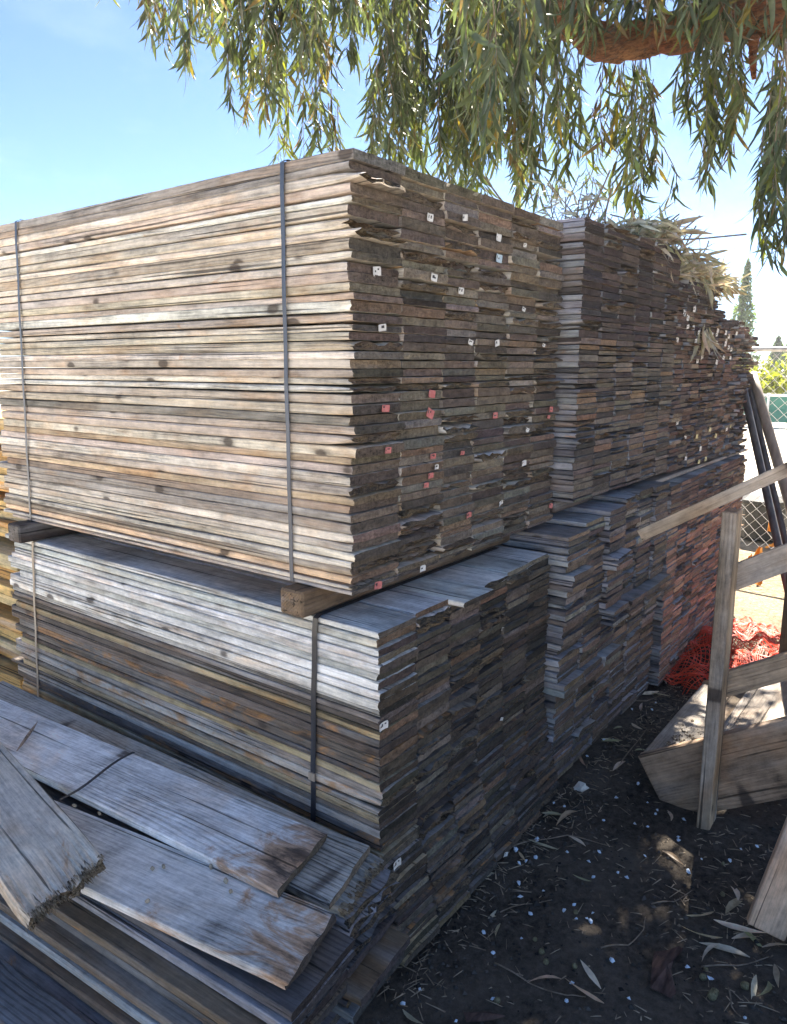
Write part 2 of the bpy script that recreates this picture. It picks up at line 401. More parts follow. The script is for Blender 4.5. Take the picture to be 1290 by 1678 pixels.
TAGS_FAR = [(1124, 510, 'w'), (1136, 506, 'w'), (1127, 517, 'w'), (1140, 537, 'w'), (1141, 545, 'w'), (1118, 537, 'w'), (1111, 557, 'w'), (1121, 574, 'w'), (1135, 560, 'w'), (1149, 586, 'w'), (1146, 592, 'w'), (1177, 540, 'w'), (1176, 549, 'w'), (1186, 546, 'w'),
            (1191, 551, 'w'), (1198, 547, 'w'), (1192, 558, 'w'), (1199, 560, 'w'), (1188, 564, 'w'), (1193, 570, 'w'), (1199, 573, 'w'), (1181, 583, 'w'), (1169, 593, 'w'), (1196, 585, 'w'), (1160, 701, 'y'), (1143, 717, 'y'), (1127, 716, 'w'), (1110, 692, 'w'),
            (1199, 699, 'y'), (1150, 733, 'w'), (1121, 751, 'w'), (1153, 752, 'y'), (1140, 756, 'y'), (1168, 713, 'y'), (1184, 702, 'w'), (1175, 560, 'w'), (1163, 548, 'w')]
def give_tag(key, x, y, colr, size, yface):
    best = None
    p = at(x, y, 1, yface)
    for s in specs:
        if s['key'] in key and s['x'] <= p[0] <= s['x'] + s['W'] and s['z'] - .002 <= p[2] <= s['z'] + s['T'] + .003: best = s
    if best is None: return
    best['rot'] = 0.0; best['tags'].append((p[0] - best['x'], min(max(p[2] - best['z'], best['T'] * .35), best['T'] * .65), colr, size)); return best
for x, y, c_, s_ in TAGS: give_tag(('U1',), x, y, c_, s_ * 1.05, 1.272)
for x, y, c_, s_ in TAGS_L1: give_tag(('L1',), x, y, c_, s_ * 1.2, 1.165)
for x, y, c_ in TAGS_FAR: give_tag(('U3', 'U4'), x, y, c_, .036, 1.226)

def tag_geo(cx, cz, size, rng):
    """small curled paper square stapled to an end; local to the plank"""
    V, Fc, mi = [], [], []
    h = size * rng.uniform(.55, .8); a = rng.normal(0, .18); nu, nv = 7, 6
    for lay in (0, 1):
        for j in range(nv):
            for i in range(nu):
                u = (i / (nu - 1) - .5) * size; v = (j / (nv - 1) - .5) * h
                if (i, j) in ((0, 0), (nu - 1, nv - 1)): u *= rng.uniform(.7, 1.0)
                X = u * math.cos(a) - v * math.sin(a); Z = u * math.sin(a) + v * math.cos(a)
                bend = .0035 * (abs(i / (nu - 1) - .45) * 2) ** 2 + .002 * (j / (nv - 1))
                V.append((cx + X, -.003 - bend - (.0006 if lay else 0), cz + Z))
    o = nu * nv
    for j in range(nv - 1):
        for i in range(nu - 1):
            k = j * nu + i
            Fc.append((k, k + nu, k + nu + 1, k + 1)); mi.append(0)
            Fc.append((o + k, o + k + 1, o + k + nu + 1, o + k + nu)); mi.append(1 if (1 <= i <= 4 and j in (2, 3) and rng.random() < .42) else 0)
    return np.array(V), Fc, mi
TM = {'w': 'tag_white', 'r': 'tag_red', 'y': 'tag_yellow', 'b': 'tag_blue'}
TN = {'w': 'white', 'r': 'red', 'y': 'yellow', 'b': 'pale blue'}

# which planks are individuals: the ones that show largest
NLOOSE = 40
def shown(s):
    e = [pr((s['x'] + u * s['W'], s['y'], s['z'] + v * s['T'])) for u, v in ((0, 0), (1, 0), (1, 1), (0, 1))]
    a = abs(sum(e[i][0] * e[(i + 1) % 4][1] - e[(i + 1) % 4][0] * e[i][1] for i in range(4))) / 2
    if s['key'] in ('U1', 'L1') and s['c'] == 0 and not (s['key'] == 'L1' and s['z'] < .27): a += 6000
    if s['key'] == 'L1' and s['z'] < .30 and s['c'] == 0: a *= .5
    if s['tags'] and s['key'] in ('U1', 'L1'): a += 1500
    return a
specs.sort(key=lambda s: -shown(s))
ind, rest = specs[:300 - NLOOSE], specs[300 - NLOOSE:]

def toneword(t):
    l = sum(t) / 3; warm = t[0] / max(t[2], .001)
    if l > .46: return 'pale grey' if warm < 1.25 else 'pale'
    if warm > 1.9: return 'tan' if l > .2 else 'brown'
    if l > .30: return 'light grey brown' if warm > 1.15 else 'grey'
    return 'dark grey' if l < .22 else 'grey brown'
for s in ind:
    rng = np.random.default_rng(s['seed'])
    front = s['c'] == 0
    g = plank_geo(s['L'], s['W'], s['T'], rng, s['tone'], s['stain'], s['et'], s['rot'], hi=True, bow=float(rng.normal(0, .0008)))
    o = plank_obj('plank', g, (s['x'], s['y'], s['z']))
    n = ordinal(s['r'] + 1)
    if front: lab = '%s plank along the long face of the %s, %s layer down' % (toneword(s['tone']), s['words'], n)
    elif s['tags']: lab = '%s tagged plank end, %s column from corner, %s, %s layer down' % (TN[s['tags'][0][2]], WORD[s['c']], s['words'], n)
    else: lab = '%s plank end, %s column from corner, %s, %s layer down' % ('ragged' if s['rot'] else 'dark', WORD[s['c']], s['words'], n)
    tag(o, lab, 'plank', 'planks of the %s' % s['words'])
    for (cx, cz, cl, sz) in s['tags']:
        V, Fc, mi = tag_geo(cx, cz, sz, rng)
        link('paper_tag', make_mesh('paper_tag', V, Fc, mi, (M[TM[cl]], M['print'])), o)
acc = Acc(); later = []
for s in rest:
    rng = np.random.default_rng(s['seed'])
    V, Fc, mi, pc, t, e = plank_geo(s['L'], s['W'], s['T'], rng, s['tone'], s['stain'], s['et'], s['rot'], hi=False)
    base = np.array((s['x'], s['y'], s['z']))
    acc.add(V + base, Fc, mi, pc=pc, tone=t, etone=e)
    for (cx, cz, cl, sz) in s['tags']: later.append((tag_geo(cx, cz, sz, rng), cl, base))
so = tag(acc.build('stacked_planks', (M['wood'], M['end'])), 'mass of dark weathered plank ends filling the farther and lower stacks', 'planks', None, 'stuff')
for (V, Fc, mi), cl, base in later[:95]:
    link('paper_tag', make_mesh('paper_tag', V + base, Fc, mi, (M[TM[cl]], M['print'])), so)

# ------------------------------------------------------------------ bearers between the stacks
def bearer(x0, x1, y0, y1, z0, z1, tone, label, seed):
    rng = np.random.default_rng(seed)
    V, Fc = box(x0, x1, y0, y1, z0, z1, .006)
    o = wood_piece('bearer_beam', V, Fc, tone, rng, (1, 0, 2), None, .5)
    tag(o, label, 'timber beam', 'bearer beams under the upper stacks')
p0 = at(486, 990, 0, 1.44)
bearer(1.440, 2.78, 1.400, 1.490, .966, 1.040, (.17, .115, .07), 'brown square beam between the two near stacks beside the corner', 1)
bearer(1.425, 2.78, 2.905, 2.995, .966, 1.038, (.085, .065, .055), 'dark beam with rounded end between the two near stacks, far left', 2)
bearer(2.80, 3.98, 1.30, 1.39, 1.062, 1.110, (.12, .09, .07), 'dark beam under the second upper stack', 3)
bearer(3.55, 5.72, 1.215, 1.33, 1.064, 1.084, (.33, .27, .22), 'pale flat board under the third upper stack', 4)

# ------------------------------------------------------------------ straps
def strap(y, x0, z0, z1, x1, w, mat, name, label, sag=.003, dyt=0.0):
    t = .0012
    prof = [(x1, z1 + .002), (x0 + .01, z1 + .003), (x0 - .004, z1 - .004)]
    n = 16
    for i in range(1, n): prof.append((x0 - .0055 - sag * math.sin(i * 1.7) * .35, z1 + (z0 - z1) * i / n))
    prof += [(x0 - .004, z0 + .004), (x0 + .012, z0 - .002), (x1, z0 - .002)]
    V, Fc = [], []
    for i, (x, z) in enumerate(prof):
        a = prof[max(i - 1, 0)]; b = prof[min(i + 1, len(prof) - 1)]
        d = Vector((b[0] - a[0], b[1] - a[1])).normalized(); nx, nz = d.y, -d.x
        k = max(0, min(1, (z1 - z) / (z1 - z0))); yy = y + dyt * k + .002 * math.sin(k * 5)
        for (dy, dn) in ((-w / 2, 0), (w / 2, 0), (w / 2, t), (-w / 2, t)): V.append((x + nx * dn, yy + dy, z + nz * dn))
    for i in range(len(prof) - 1):
        for k in range(4):
            j = (k + 1) % 4; Fc.append((i * 4 + k, i * 4 + j, i * 4 + 4 + j, i * 4 + 4 + k))
    o = link(name, make_mesh(name, V, Fc, None, (M[mat],))); tag(o, label, 'strap', 'straps around the near stacks'); return o
strap(1.490, 1.4995, 1.041, 2.170, 2.75, .014, 'strap_blue', 'strap', 'blue grey strap down the near upper stack beside its corner', dyt=.006)
strap(2.855, 1.4995, 1.041, 2.170, 2.75, .013, 'strap_blue', 'strap', 'blue grey strap down the far left of the near upper stack', dyt=.09)
s3 = strap(1.392, 1.4855, .08, .963, 2.5, .019, 'strap_black', 'strap', 'black strap down the near lower stack beside the brown beam', dyt=.035)
V, Fc = box(1.474, 1.4795, 1.403, 1.428, .46, .485, .001)
link('clip', make_mesh('clip', V, Fc, None, (M['strap_tan'],)), s3)
strap(2.915, 1.4855, .08, .963, 2.5, .014, 'strap_tan', 'strap', 'tan strap down the far left of the near lower stack', dyt=.09)

# ------------------------------------------------------------------ front pile of loose planks
M['fibre'] = simple('torn_wood_fibres', (.10, .07, .045), (.46, .38, .27), (45, 45, 45), .95, .1, 0)
def loose(P1, P2, far, T, tone, stain, et, rot, seed, label, L=None, hi=2, group='loose planks heaped in front', endstain=0.0, off=None):
    """P1 far end corner, P2 near end corner, far: another point on the far top edge"""
    P1, P2, far = Vector(P1), Vector(P2), Vector(far)
    yv = (far - P1); Lf = yv.length; yv.normalize()
    w = P2 - P1; sk = w.dot(yv); xv = -(w - yv * sk); W = xv.length; xv.normalize()
    zv = xv.cross(yv).normalized()
    rng = np.random.default_rng(seed)
    g = plank_geo(L or Lf, W, T, rng, tone, stain, et, rot, hi=hi, skew=sk, jag=1.0 if rot < .9 else .9, off=off)
    if endstain: g[4][:, 3] = np.clip(stain + endstain * np.exp(-np.maximum(g[0][:, 1], 0) / .30), 0, 1.7)
    mw = Matrix.Translation(P1 - xv * W - zv * T) @ Matrix((xv, yv, zv)).transposed().to_4x4()
    o = plank_obj('plank', g, None, mw, 'loose')
    if rot > .9 and hi == 2:                        # torn fibres standing out of the rotten end
        fa = Acc()
        for k in range(420):
            x = rng.uniform(.004, W - .004); z = rng.uniform(.002, T - .002); l = abs(rng.normal(0, .009)) + .003; r = rng.uniform(.0005, .0016)
            y0 = sk * (1 - x / W) + .012 + rng.uniform(-.004, .006); dx, dz = rng.normal(0, .22), rng.normal(-.05, .25)
            tip = (x + dx * l, y0 - .012 - l, z + dz * l)
            fa.add([(x - r, y0, z - r), (x + r, y0, z - r), (x + r, y0, z + r), (x - r, y0, z + r), tip], [(0, 1, 4), (1, 2, 4), (2, 3, 4), (3, 0, 4)])
        fo = fa.build('torn_fibres', (M['fibre'],), o)
    tag(o, label, 'plank', group); return o
nl = 0
zA = .392
loose(at(535, 1365, 2, zA), at(455, 1460, 2, zA), at(0, 1145, 2, .372), .024, (.84, .84, .83), .02, (.10, .08, .06), .06, 21, 'pale blue grey plank with brown stained end, topmost on the front pile', 1.9, endstain=1.5)
zB = .366
loose(at(550, 1495, 2, zB), at(470, 1610, 2, zB), at(150, 1460, 2, zB) + (at(550, 1495, 2, zB) - at(470, 1610, 2, zB)), .024, (.66, .64, .61), .25, (.06, .05, .045), .10, 22, 'wide grey plank with brown end just below the topmost loose plank', 2.0, endstain=1.1)
zC = .366
loose(at(605, 1385, 2, zC), at(540, 1480, 2, zC), at(605, 1385, 2, zC) + np.array((-.03, 1, 0)), .024, (.46, .43, .38), .15, (.16, .13, .1), .05, 23, 'grey plank end poking out under the brown stained plank', 1.9)
loose(at(628, 1402, 2, .342), at(560, 1492, 2, .342), at(628, 1402, 2, .342) + np.array((-.03, 1, 0)), .03, (.36, .34, .30), .2, (.22, .18, .13), 1.0, 24, 'rotten grey plank end with a hole beside the corner of the lower stack', 1.9)
zE = .436
loose(at(172, 1400, 2, zE), at(42, 1507, 2, zE), at(0, 1212, 2, zE + .02), .040, (.68, .61, .50), .12, (.36, .29, .20), 1.0, 25, 'broken pale plank with crumbling rotten end lying across the front pile', 1.6, endstain=.75)
nl = 5
prg = np.random.default_rng(77)
lay = 0
z = .318
xoff = [0, 0]
while z > .02 and nl < NLOOSE:
    T = .0235
    for cI, (xa, xb) in enumerate(((1.215, 1.462), (.965, 1.205))):
        sh = float(prg.uniform(-.02, .02)) - (lay * .024 if cI == 1 else 0)
        ye = 1.085 + float(prg.normal(0, .022)) - .003 * lay - (.05 if cI == 1 else 0)
        rot = float(prg.choice([0, 0, .7, .9]))
        tone = jit(pick([(2, (.30, .30, .315)), (2, (.19, .185, .19)), (1.4, (.42, .42, .42)), (.6, (.20, .15, .10)), (2.0, (.11, .105, .11))], prg), .1, prg)
        P1 = Vector((xb + sh * .3, ye + .03, z)); P2 = Vector((xa + sh, ye, z))
        where = 'under the rotten plank' if cI == 0 else 'on the near edge'
        loose(P1, P2, P1 + Vector((-.06, 1, 0)), T, tone, float(prg.uniform(.1, .6)), jit((.06, .054, .05), .2, prg), rot, 300 + nl,
              '%s loose plank %s of the front pile, %s layer below its top' % ('dark' if sum(tone) < .5 else 'grey', where, ordinal(lay + 1)), 2.0, hi=1); nl += 1
    z -= .0255; lay += 1
for k, (xa, xb, z, ye, tone) in enumerate(((.68, .80, .150, 1.16, (.16, .155, .16)), (.64, .79, .124, 1.20, (.42, .42, .42)), (.60, .77, .098, 1.22, (.14, .135, .14)), (.53, .74, .072, 1.28, (.45, .45, .46)), (.45, .70, .046, 1.32, (.33, .32, .32)))):
    if nl >= NLOOSE: break
    P1 = Vector((xb, ye + .03, z)); P2 = Vector((xa, ye, z))
    loose(P1, P2, P1 + Vector((-.07, 1, 0)), .024, tone, .5, (.06, .055, .05), .4, 500 + nl, '%s plank low on the near side of the front pile, %s from the bottom' % ('dark' if sum(tone) < .5 else 'pale grey', ordinal(5 - k)), 2.1, hi=1); nl += 1

# loose strap piece and splinter on the front pile
def ribbon(name, pts, w, mat, label, cat):
    V, Fc = [], []
    for i, p in enumerate(pts):
        p = Vector(p); d = (Vector(pts[min(i + 1, len(pts) - 1)]) - Vector(pts[max(i - 1, 0)])).normalized()
        sd = d.cross(Vector((0, 0, 1))).normalized() * w / 2
        V += [p - sd, p + sd, p + sd + Vector((0, 0, .0015)), p - sd + Vector((0, 0, .0015))]
    for i in range(len(pts) - 1):
        for k in range(4):
            j = (k + 1) % 4; Fc.append((i * 4 + k, i * 4 + j, i * 4 + 4 + j, i * 4 + 4 + k))
    Fc += [(0, 1, 2, 3), tuple(len(V) - 4 + k for k in range(4))]
    return tag(link(name, make_mesh(name, [tuple(v) for v in V], Fc, None, (M[mat],))), label, cat)
a, b = at(218, 1238, 2, .385), at(105, 1312, 2, .392)
ribbon('strap_offcut', [a + (b - a) * t + np.array((0, 0, .010 + .006 * math.sin(t * 6))) for t in np.linspace(-.02, 1.05, 10)], .010, 'strap_black', 'short dark strap offcut lying across the pale topmost loose plank', 'strap')
a, b = at(62, 1184, 2, .39), at(28, 1232, 2, .39)
V, Fc = tube([a + (b - a) * t + np.array((0, 0, .004)) for t in np.linspace(0, 1, 5)], [.001, .005, .006, .005, .002], 5)
tag(wood_piece('splinter', V, Fc, (.5, .4, .32), np.random.default_rng(4)), 'pale wood splinter on the topmost loose plank beside the broken plank', 'splinter')
M['pebble'] = simple('tan_grit', (.30, .24, .17), (.45, .38, .28), (80, 80, 80), .9, .2, .001)
grg = random.Random(9)
for k, (x, y, z) in enumerate(((250, 1423, .372), (268, 1420, .372), (122, 1320, .375), (370, 1443, .372), (378, 1460, .372), (242, 1476, .372), (163, 1333, .372), (346, 1420, .372))):
    p = at(x, y, 2, z)
    V, Fc = box(-.006, .007, -.005, .005, -.003, .004, .002)
    V = V * np.array([grg.uniform(.7, 1.3) for _ in range(3)])
    o = link('wood_crumb', make_mesh('wood_crumb', V, Fc, None, (M['pebble'],)), None, tuple(p)); o.rotation_euler = (grg.uniform(0, 3), grg.uniform(0, 3), grg.uniform(0, 3))
    tag(o, 'small tan crumb of wood lying on a wide loose plank', 'crumb', 'wood crumbs on the front pile')

# ------------------------------------------------------------------ ground
def mat_ground():
    s = NT('dark_soil_and_gravel'); co = s.coords('Object'); x, y, z = s.sep(co)
    n1 = s.noise(co, (3, 3, 3), 5, .6); n2 = s.noise(co, (38, 38, 38), 6, .75); n3 = s.noise(co, (170, 170, 170), 4, .7); nl_ = s.noise(co, (.4, .4, .4), 3)
    soil = s.mix(s.mapr(n2, .35, .68), (.034, .028, .0225), (.125, .105, .085))
    soil = s.mix(s.mapr(n1, .45, .7, 0, .5), soil, (.16, .135, .108))
    soil = s.mix(s.mapr(n3, .66, .74, 0, .6), soil, (.30, .24, .17))
    grav = s.mix(s.mapr(n2, .35, .65), (.13, .10, .06), (.36, .29, .19))
    grav = s.mix(s.mapr(n3, .60, .68, 0, .75), grav, (.05, .04, .03))
    far = s.mix(s.mapr(nl_, .35, .65), (.54, .48, .38), (.63, .57, .47))
    e = s.math('ADD', x, s.math('MULTIPLY', s.math('SUBTRACT', n1, .5), 1.2))
    c = s.mix(s.mapr(e, 4.6, 5.6), soil, grav); c = s.mix(s.mapr(e, 7.0, 9.5), c, far)
    # dry ground left of the stacks
    e2 = s.math('ADD', y, s.math('MULTIPLY', s.math('SUBTRACT', n1, .5), .8))
    c = s.mix(s.mapr(e2, 2.2, 3.2), c, far)
    e3 = s.mapr(s.math('ADD', x, s.math('MULTIPLY', n1, .8)), -.3, -1.2); c = s.mix(e3, c, far)  # unseen pale ground behind the camera, added to bounce sunlight onto the stacks
    h = s.math('ADD', s.math('MULTIPLY', n2, 1.0), s.math('MULTIPLY', n3, .5))
    return s.finish(c, .95, s.bump(h, .012, .9), .15)
gx = np.concatenate([[-1500, -300, -60, -15, -4, -1.5], np.linspace(-.5, 6, 110), [7, 9, 14, 30, 100, 400, 1800]])
gy = np.concatenate([[-1500, -300, -60, -15, -5, -2.5], np.linspace(-1.2, 1.9, 64), [3, 5, 8, 15, 40, 150, 500, 1800]])
gxx, gyy = np.meshgrid(gx, gy, indexing='ij')
def ground_h(x, y):
    h = .010 * np.sin(x * 2.1 + y * 1.3) + .008 * np.sin(x * 5.3 - y * 4.1 + 1) + .004 * np.sin(x * 13 + 2 * y) * np.cos(y * 11 - x)
    near = (np.abs(x - 2.5) < 4) & (np.abs(y) < 2.2)
    return np.where(near, h, 0) - .018
gz = ground_h(gxx, gyy) + np.where((np.abs(gxx - 2.7) < 3) & (np.abs(gyy) < 1.8), npr.normal(0, .0022, gxx.shape), 0)
nx_, ny_ = len(gx), len(gy)
V = np.stack([gxx.ravel(), gyy.ravel(), gz.ravel()], 1)
Fc = [(i * ny_ + j, (i + 1) * ny_ + j, (i + 1) * ny_ + j + 1, i * ny_ + j + 1) for i in range(nx_ - 1) for j in range(ny_ - 1)]
tag(link('ground', make_mesh('ground', V, Fc, None, (mat_ground(),), None, True)), None, None, None, 'structure')
def gz_at(x, y): return float(ground_h(np.array(x), np.array(y)))

# soil crumbs (uncountable)
M['clod'] = simple('dark_soil_crumbs', (.02, .019, .018), (.11, .10, .09), (7, 7, 7), .95, .1, 0)
acc = Acc(); crg = np.random.default_rng(31)
octV = np.array([(1, 0, 0), (-1, 0, 0), (0, 1, 0), (0, -1, 0), (0, 0, 1), (0, 0, -1)], float); octF = [(0, 2, 4), (2, 1, 4), (1, 3, 4), (3, 0, 4), (2, 0, 5), (1, 2, 5), (3, 1, 5), (0, 3, 5)]
for k in range(5200):
    x = crg.uniform(1.3, 5.2); y = crg.uniform(-.1, 1.2)
    if crg.random() < .35: y = 1.15 - abs(crg.normal(0, .14))
    r = abs(crg.normal(0, .0035)) + .0012
    acc.add(octV * r * crg.uniform(.6, 1.4, (6, 1)) * np.array([1, 1, .7]) + np.array((x, y, gz_at(x, y) + r * .3)), octF)
tag(acc.build('soil_crumbs', (M['clod'],)), 'dark soil crumbs and grit scattered over the bare ground', 'soil', None, 'stuff')

M['sliver'] = simple('tan_wood_slivers', (.16, .12, .085), (.42, .34, .24), (9, 9, 9), .9, .2, 0)
acc = Acc()
for k in range(1500):
    x = crg.uniform(1.4, 4.6); y = crg.uniform(-.1, 1.15)
    if crg.random() < .4: y = 1.13 - abs(crg.normal(0, .10))
    elif crg.random() < .35: x, y = 2.45 + crg.normal(0, .28), .42 + crg.normal(0, .16)
    l, w_ = abs(crg.normal(0, .011)) + .004, crg.uniform(.0008, .0028); a_ = crg.uniform(0, 3.14)
    d_, s_ = np.array((math.cos(a_), math.sin(a_), crg.normal(0, .12))), np.array((-math.sin(a_), math.cos(a_), 0))
    c_ = np.array((x, y, gz_at(x, y) + .004))
    acc.add([c_ - d_ * l - s_ * w_, c_ - d_ * l + s_ * w_, c_ + d_ * l + s_ * w_ * .4, c_ + d_ * l - s_ * w_ * .4, c_ + np.array((0, 0, .0025))], [(0, 1, 4), (1, 2, 4), (2, 3, 4), (3, 0, 4)])
tag(acc.build('ground_litter', (M['sliver'],)), 'fine tan slivers and fibres of wood strewn over the dark ground', 'litter', None, 'stuff')

# ------------------------------------------------------------------ litter: leaves, caps, gumnuts, twigs, bark
def mat_leaf(name, pal, trans, tf=.45, attr=True):
    s = NT(name)
    a = s.attr('leafcol').outputs['Color']
    n = s.noise(s.coords('Object'), (30, 30, 30), 3)
    c = scalecol(s, a, s.mapr(n, .3, .7, .75, 1.25))
    d = s.n('ShaderNodeBsdfPrincipled'); s.l(c, d.inputs['Base Color']); d.inputs['Roughness'].default_value = .42; d.inputs['Specular IOR Level'].default_value = .4
    t = s.n('ShaderNodeBsdfTranslucent'); s.l(s.mix(1.0, scalecol(s, c, 2.6), trans, 'MULTIPLY'), t.inputs['Color'])
    mx = s.n('ShaderNodeMixShader'); mx.inputs[0].default_value = tf; s.l(d.outputs[0], mx.inputs[1]); s.l(t.outputs[0], mx.inputs[2]); s.l(mx.outputs[0], s.out.inputs[0])
    return s.m
M['leaf'] = mat_leaf('gum_leaves', None, (1.0, 1.0, .26), .29)
M['dryleaf'] = mat_leaf('dry_leaves', None, (1.0, .85, .6), .18)

def leaf_strip(p, d, up, l, w, bend, sickle, twist, ns=6):
    """one lanceolate blade: ns stations x 3 points, folded along the midrib"""
    d = d / np.linalg.norm(d); s = np.cross(d, up); s = s / (np.linalg.norm(s) + 1e-9); u = np.cross(s, d)
    V = []; wid = [.12, .72, 1.0, .86, .5, .03] if ns == 6 else [.15, 1.0, .75, .03]
    pos = np.array(p, float); dd = d.copy()
    for k in range(ns):
        t = k / (ns - 1); ang = twist * t
        ss = s * math.cos(ang) + u * math.sin(ang); uu = np.cross(ss, dd)
        hw = w * .5 * wid[k]
        V += [pos - ss * hw + uu * hw * .35, pos.copy(), pos + ss * hw + uu * hw * .35]
        dd = dd + (u * bend + s * sickle) / (ns - 1); dd = dd / np.linalg.norm(dd)
        pos = pos + dd * l / (ns - 1)
    Fc = []
    for k in range(ns - 1):
        a = k * 3; Fc += [(a, a + 1, a + 4, a + 3), (a + 1, a + 2, a + 5, a + 4)]
    return np.array(V), Fc

lrg = np.random.default_rng(41)
DRY = [(.60, .51, .38), (.48, .38, .26), (.64, .57, .45), (.32, .23, .15), (.46, .42, .30), (.27, .27, .15)]
def fallen_leaf(x, y, l, ang, colr=None, label=None, z=None):
    c = jit(colr or DRY[lrg.integers(len(DRY))], .1, lrg)
    zz = (gz_at(x, y) if z is None else z) + .006 + lrg.uniform(0, .006)
    V, Fc = leaf_strip((0, 0, 0), np.array([math.cos(ang), math.sin(ang), lrg.uniform(-.02, .15)]), np.array([0, 0, 1.]), l, l * lrg.uniform(.14, .2), lrg.normal(-.1, .35), lrg.normal(0, .7), lrg.normal(0, .7))
    me = make_mesh('fallen_leaf', V, Fc, None, (M['dryleaf'],), {'leafcol': ('FLOAT_COLOR', np.tile([*c, 1], (len(V), 1)))}, True)
    o = link('fallen_leaf', me, None, (x, y, zz)); tag(o, label or 'dry curled gum leaf lying on the dark ground beside the stacks', 'leaf', 'fallen gum leaves on the ground'); return o
def gpt(x, y): return at(x, y, 2, -.01)
spots = [(890, 1340, .09), (915, 1392, .10), (960, 1385, .07), (925, 1335, .10), (905, 1298, .08), (970, 1440, .06), (800, 1500, .09), (820, 1510, .06), (945, 1330, .11), (1085, 1390, .08), (990, 1645, .10), (985, 1620, .09), (920, 1600, .09), (660, 1645, .07),
         (1035, 1190, .09), (1005, 1200, .10), (1060, 1120, .12), (1000, 1165, .08), (1020, 1220, .09), (960, 1255, .08), (1025, 1250, .10), (1080, 1130, .14), (1100, 1140, .12), (1050, 1170, .08), (1190, 1490, .12), (1170, 1500, .13), (1200, 1530, .14), (1230, 1560, .12), (1210, 1470, .10), (1240, 1590, .10),
         (1260, 1600, .09), (1180, 1540, .09), (1250, 1545, .13), (1270, 1570, .10), (1040, 1235, .08), (985, 1215, .09), (870, 1360, .06), (850, 1400, .05), (1100, 1345, .09), (1215, 1515, .08), (780, 1440, .07), (1005, 1140, .10), (1090, 1110, .09)]
for x, y, l in spots:
    p = gpt(x, y); fallen_leaf(p[0], p[1], l * 1.15, lrg.uniform(0, 6.28))
for x, y, a_ in ((1170, 1488, 2.9), (1185, 1530, 2.6)):
    p = gpt(x, y); fallen_leaf(p[0], p[1], .13, a_, (.50, .42, .28))
M['cap'] = simple('pale_blue_white_chips', (.50, .60, .72), (.74, .82, .90), (60, 60, 60), .5, .5, 0)
chips = [(828, 1372), (845, 1394), (862, 1412), (850, 1415), (878, 1405), (965, 1408), (973, 1432), (1013, 1423), (1028, 1432), (1057, 1397), (805, 1423), (891, 1458), (850, 1445), (870, 1493), (853, 1467), (941, 1480), (925, 1490), (972, 1493), (945, 1504), (962, 1503), (968, 1508), (793, 1521), (855, 1533), (808, 1555),
         (688, 1609), (808, 1627), (938, 1606), (928, 1633), (1030, 1633), (1127, 1575), (1163, 1592), (1168, 1594), (1222, 1658), (1077, 1325), (1061, 1313), (1120, 1342), (1112, 1368), (1113, 1373), (1046, 1285), (1196, 1406), (1214, 1391), (1062, 1350), (1003, 1570), (982, 1392), (1040, 1345), (930, 1395), (1240, 1388), (1075, 1330),
         (990, 1216), (962, 1238), (1005, 1216), (1068, 1165), (1075, 1152), (1035, 1165), (925, 1320), (908, 1315), (748, 1660), (1128, 1420), (1150, 1402), (990, 1340), (1010, 1305), (660, 1632), (880, 1375)]
for k, (x, y) in enumerate(chips):
    p = gpt(x, y); r = grg.uniform(.0058, .0095)
    n = 6; V = [(0, 0, r * .9)] + [(r * math.cos(2 * math.pi * i / n) * grg.uniform(.6, 1.25), r * math.sin(2 * math.pi * i / n) * grg.uniform(.6, 1.25), grg.uniform(-.1, .3) * r) for i in range(n)] + [(0, 0, -r * .25)]
    Fc = [(0, 1 + i, 1 + (i + 1) % n) for i in range(n)] + [(n + 1, 1 + (i + 1) % n, 1 + i) for i in range(n)]
    o = link('white_chip', make_mesh('white_chip', V, Fc, None, (M['cap'],)), None, (p[0], p[1], gz_at(p[0], p[1]) + r * .4)); o.rotation_euler = (grg.uniform(-.7, .7), grg.uniform(-.7, .7), grg.uniform(0, 6))
    tag(o, 'tiny pale blue white chip lying on the dark soil', 'chip', 'pale chips scattered on the ground')
M['nut'] = simple('olive_gumnut', (.10, .09, .045), (.24, .21, .12), (150, 150, 150), .7, .3, .002)
def gumnut(x, y, r):
    p = gpt(x, y); V, Fc = [], []
    prof = [(.15, -1), (.7, -.75), (.95, -.2), (.9, .35), (.7, .75), (.55, .8), (.45, .55), (.05, .5)]; n = 10
    for a_, b_ in prof:
        for k in range(n): V.append((r * a_ * math.cos(2 * math.pi * k / n), r * a_ * math.sin(2 * math.pi * k / n), r * b_))
    for i in range(len(prof) - 1):
        for k in range(n): j = (k + 1) % n; Fc.append((i * n + k, i * n + j, i * n + n + j, i * n + n + k))
    o = link('gumnut', make_mesh('gumnut', V, Fc, None, (M['nut'],), None, True), None, (p[0], p[1], gz_at(p[0], p[1]) + r * .75)); o.rotation_euler = (grg.uniform(0, 3), grg.uniform(0, 3), 0)
    tag(o, 'round olive gumnut lying on the dark soil', 'gumnut', 'gumnuts on the ground')
for x, y, r in ((1153, 1592, .010), (1168, 1625, .013), (1172, 1618, .011), (1158, 1578, .007), (944, 1494, .008), (888, 1556, .009), (942, 1580, .008), (1222, 1607, .012), (815, 1632, .009), (877, 1536, .007), (895, 1572, .009), (1186, 1411, .007), (1185, 1458, .008)): gumnut(x, y, r)
M['twig'] = simple('dry_grey_twigs', (.16, .12, .085), (.30, .24, .18), (40, 40, 40), .85, .2, .001)
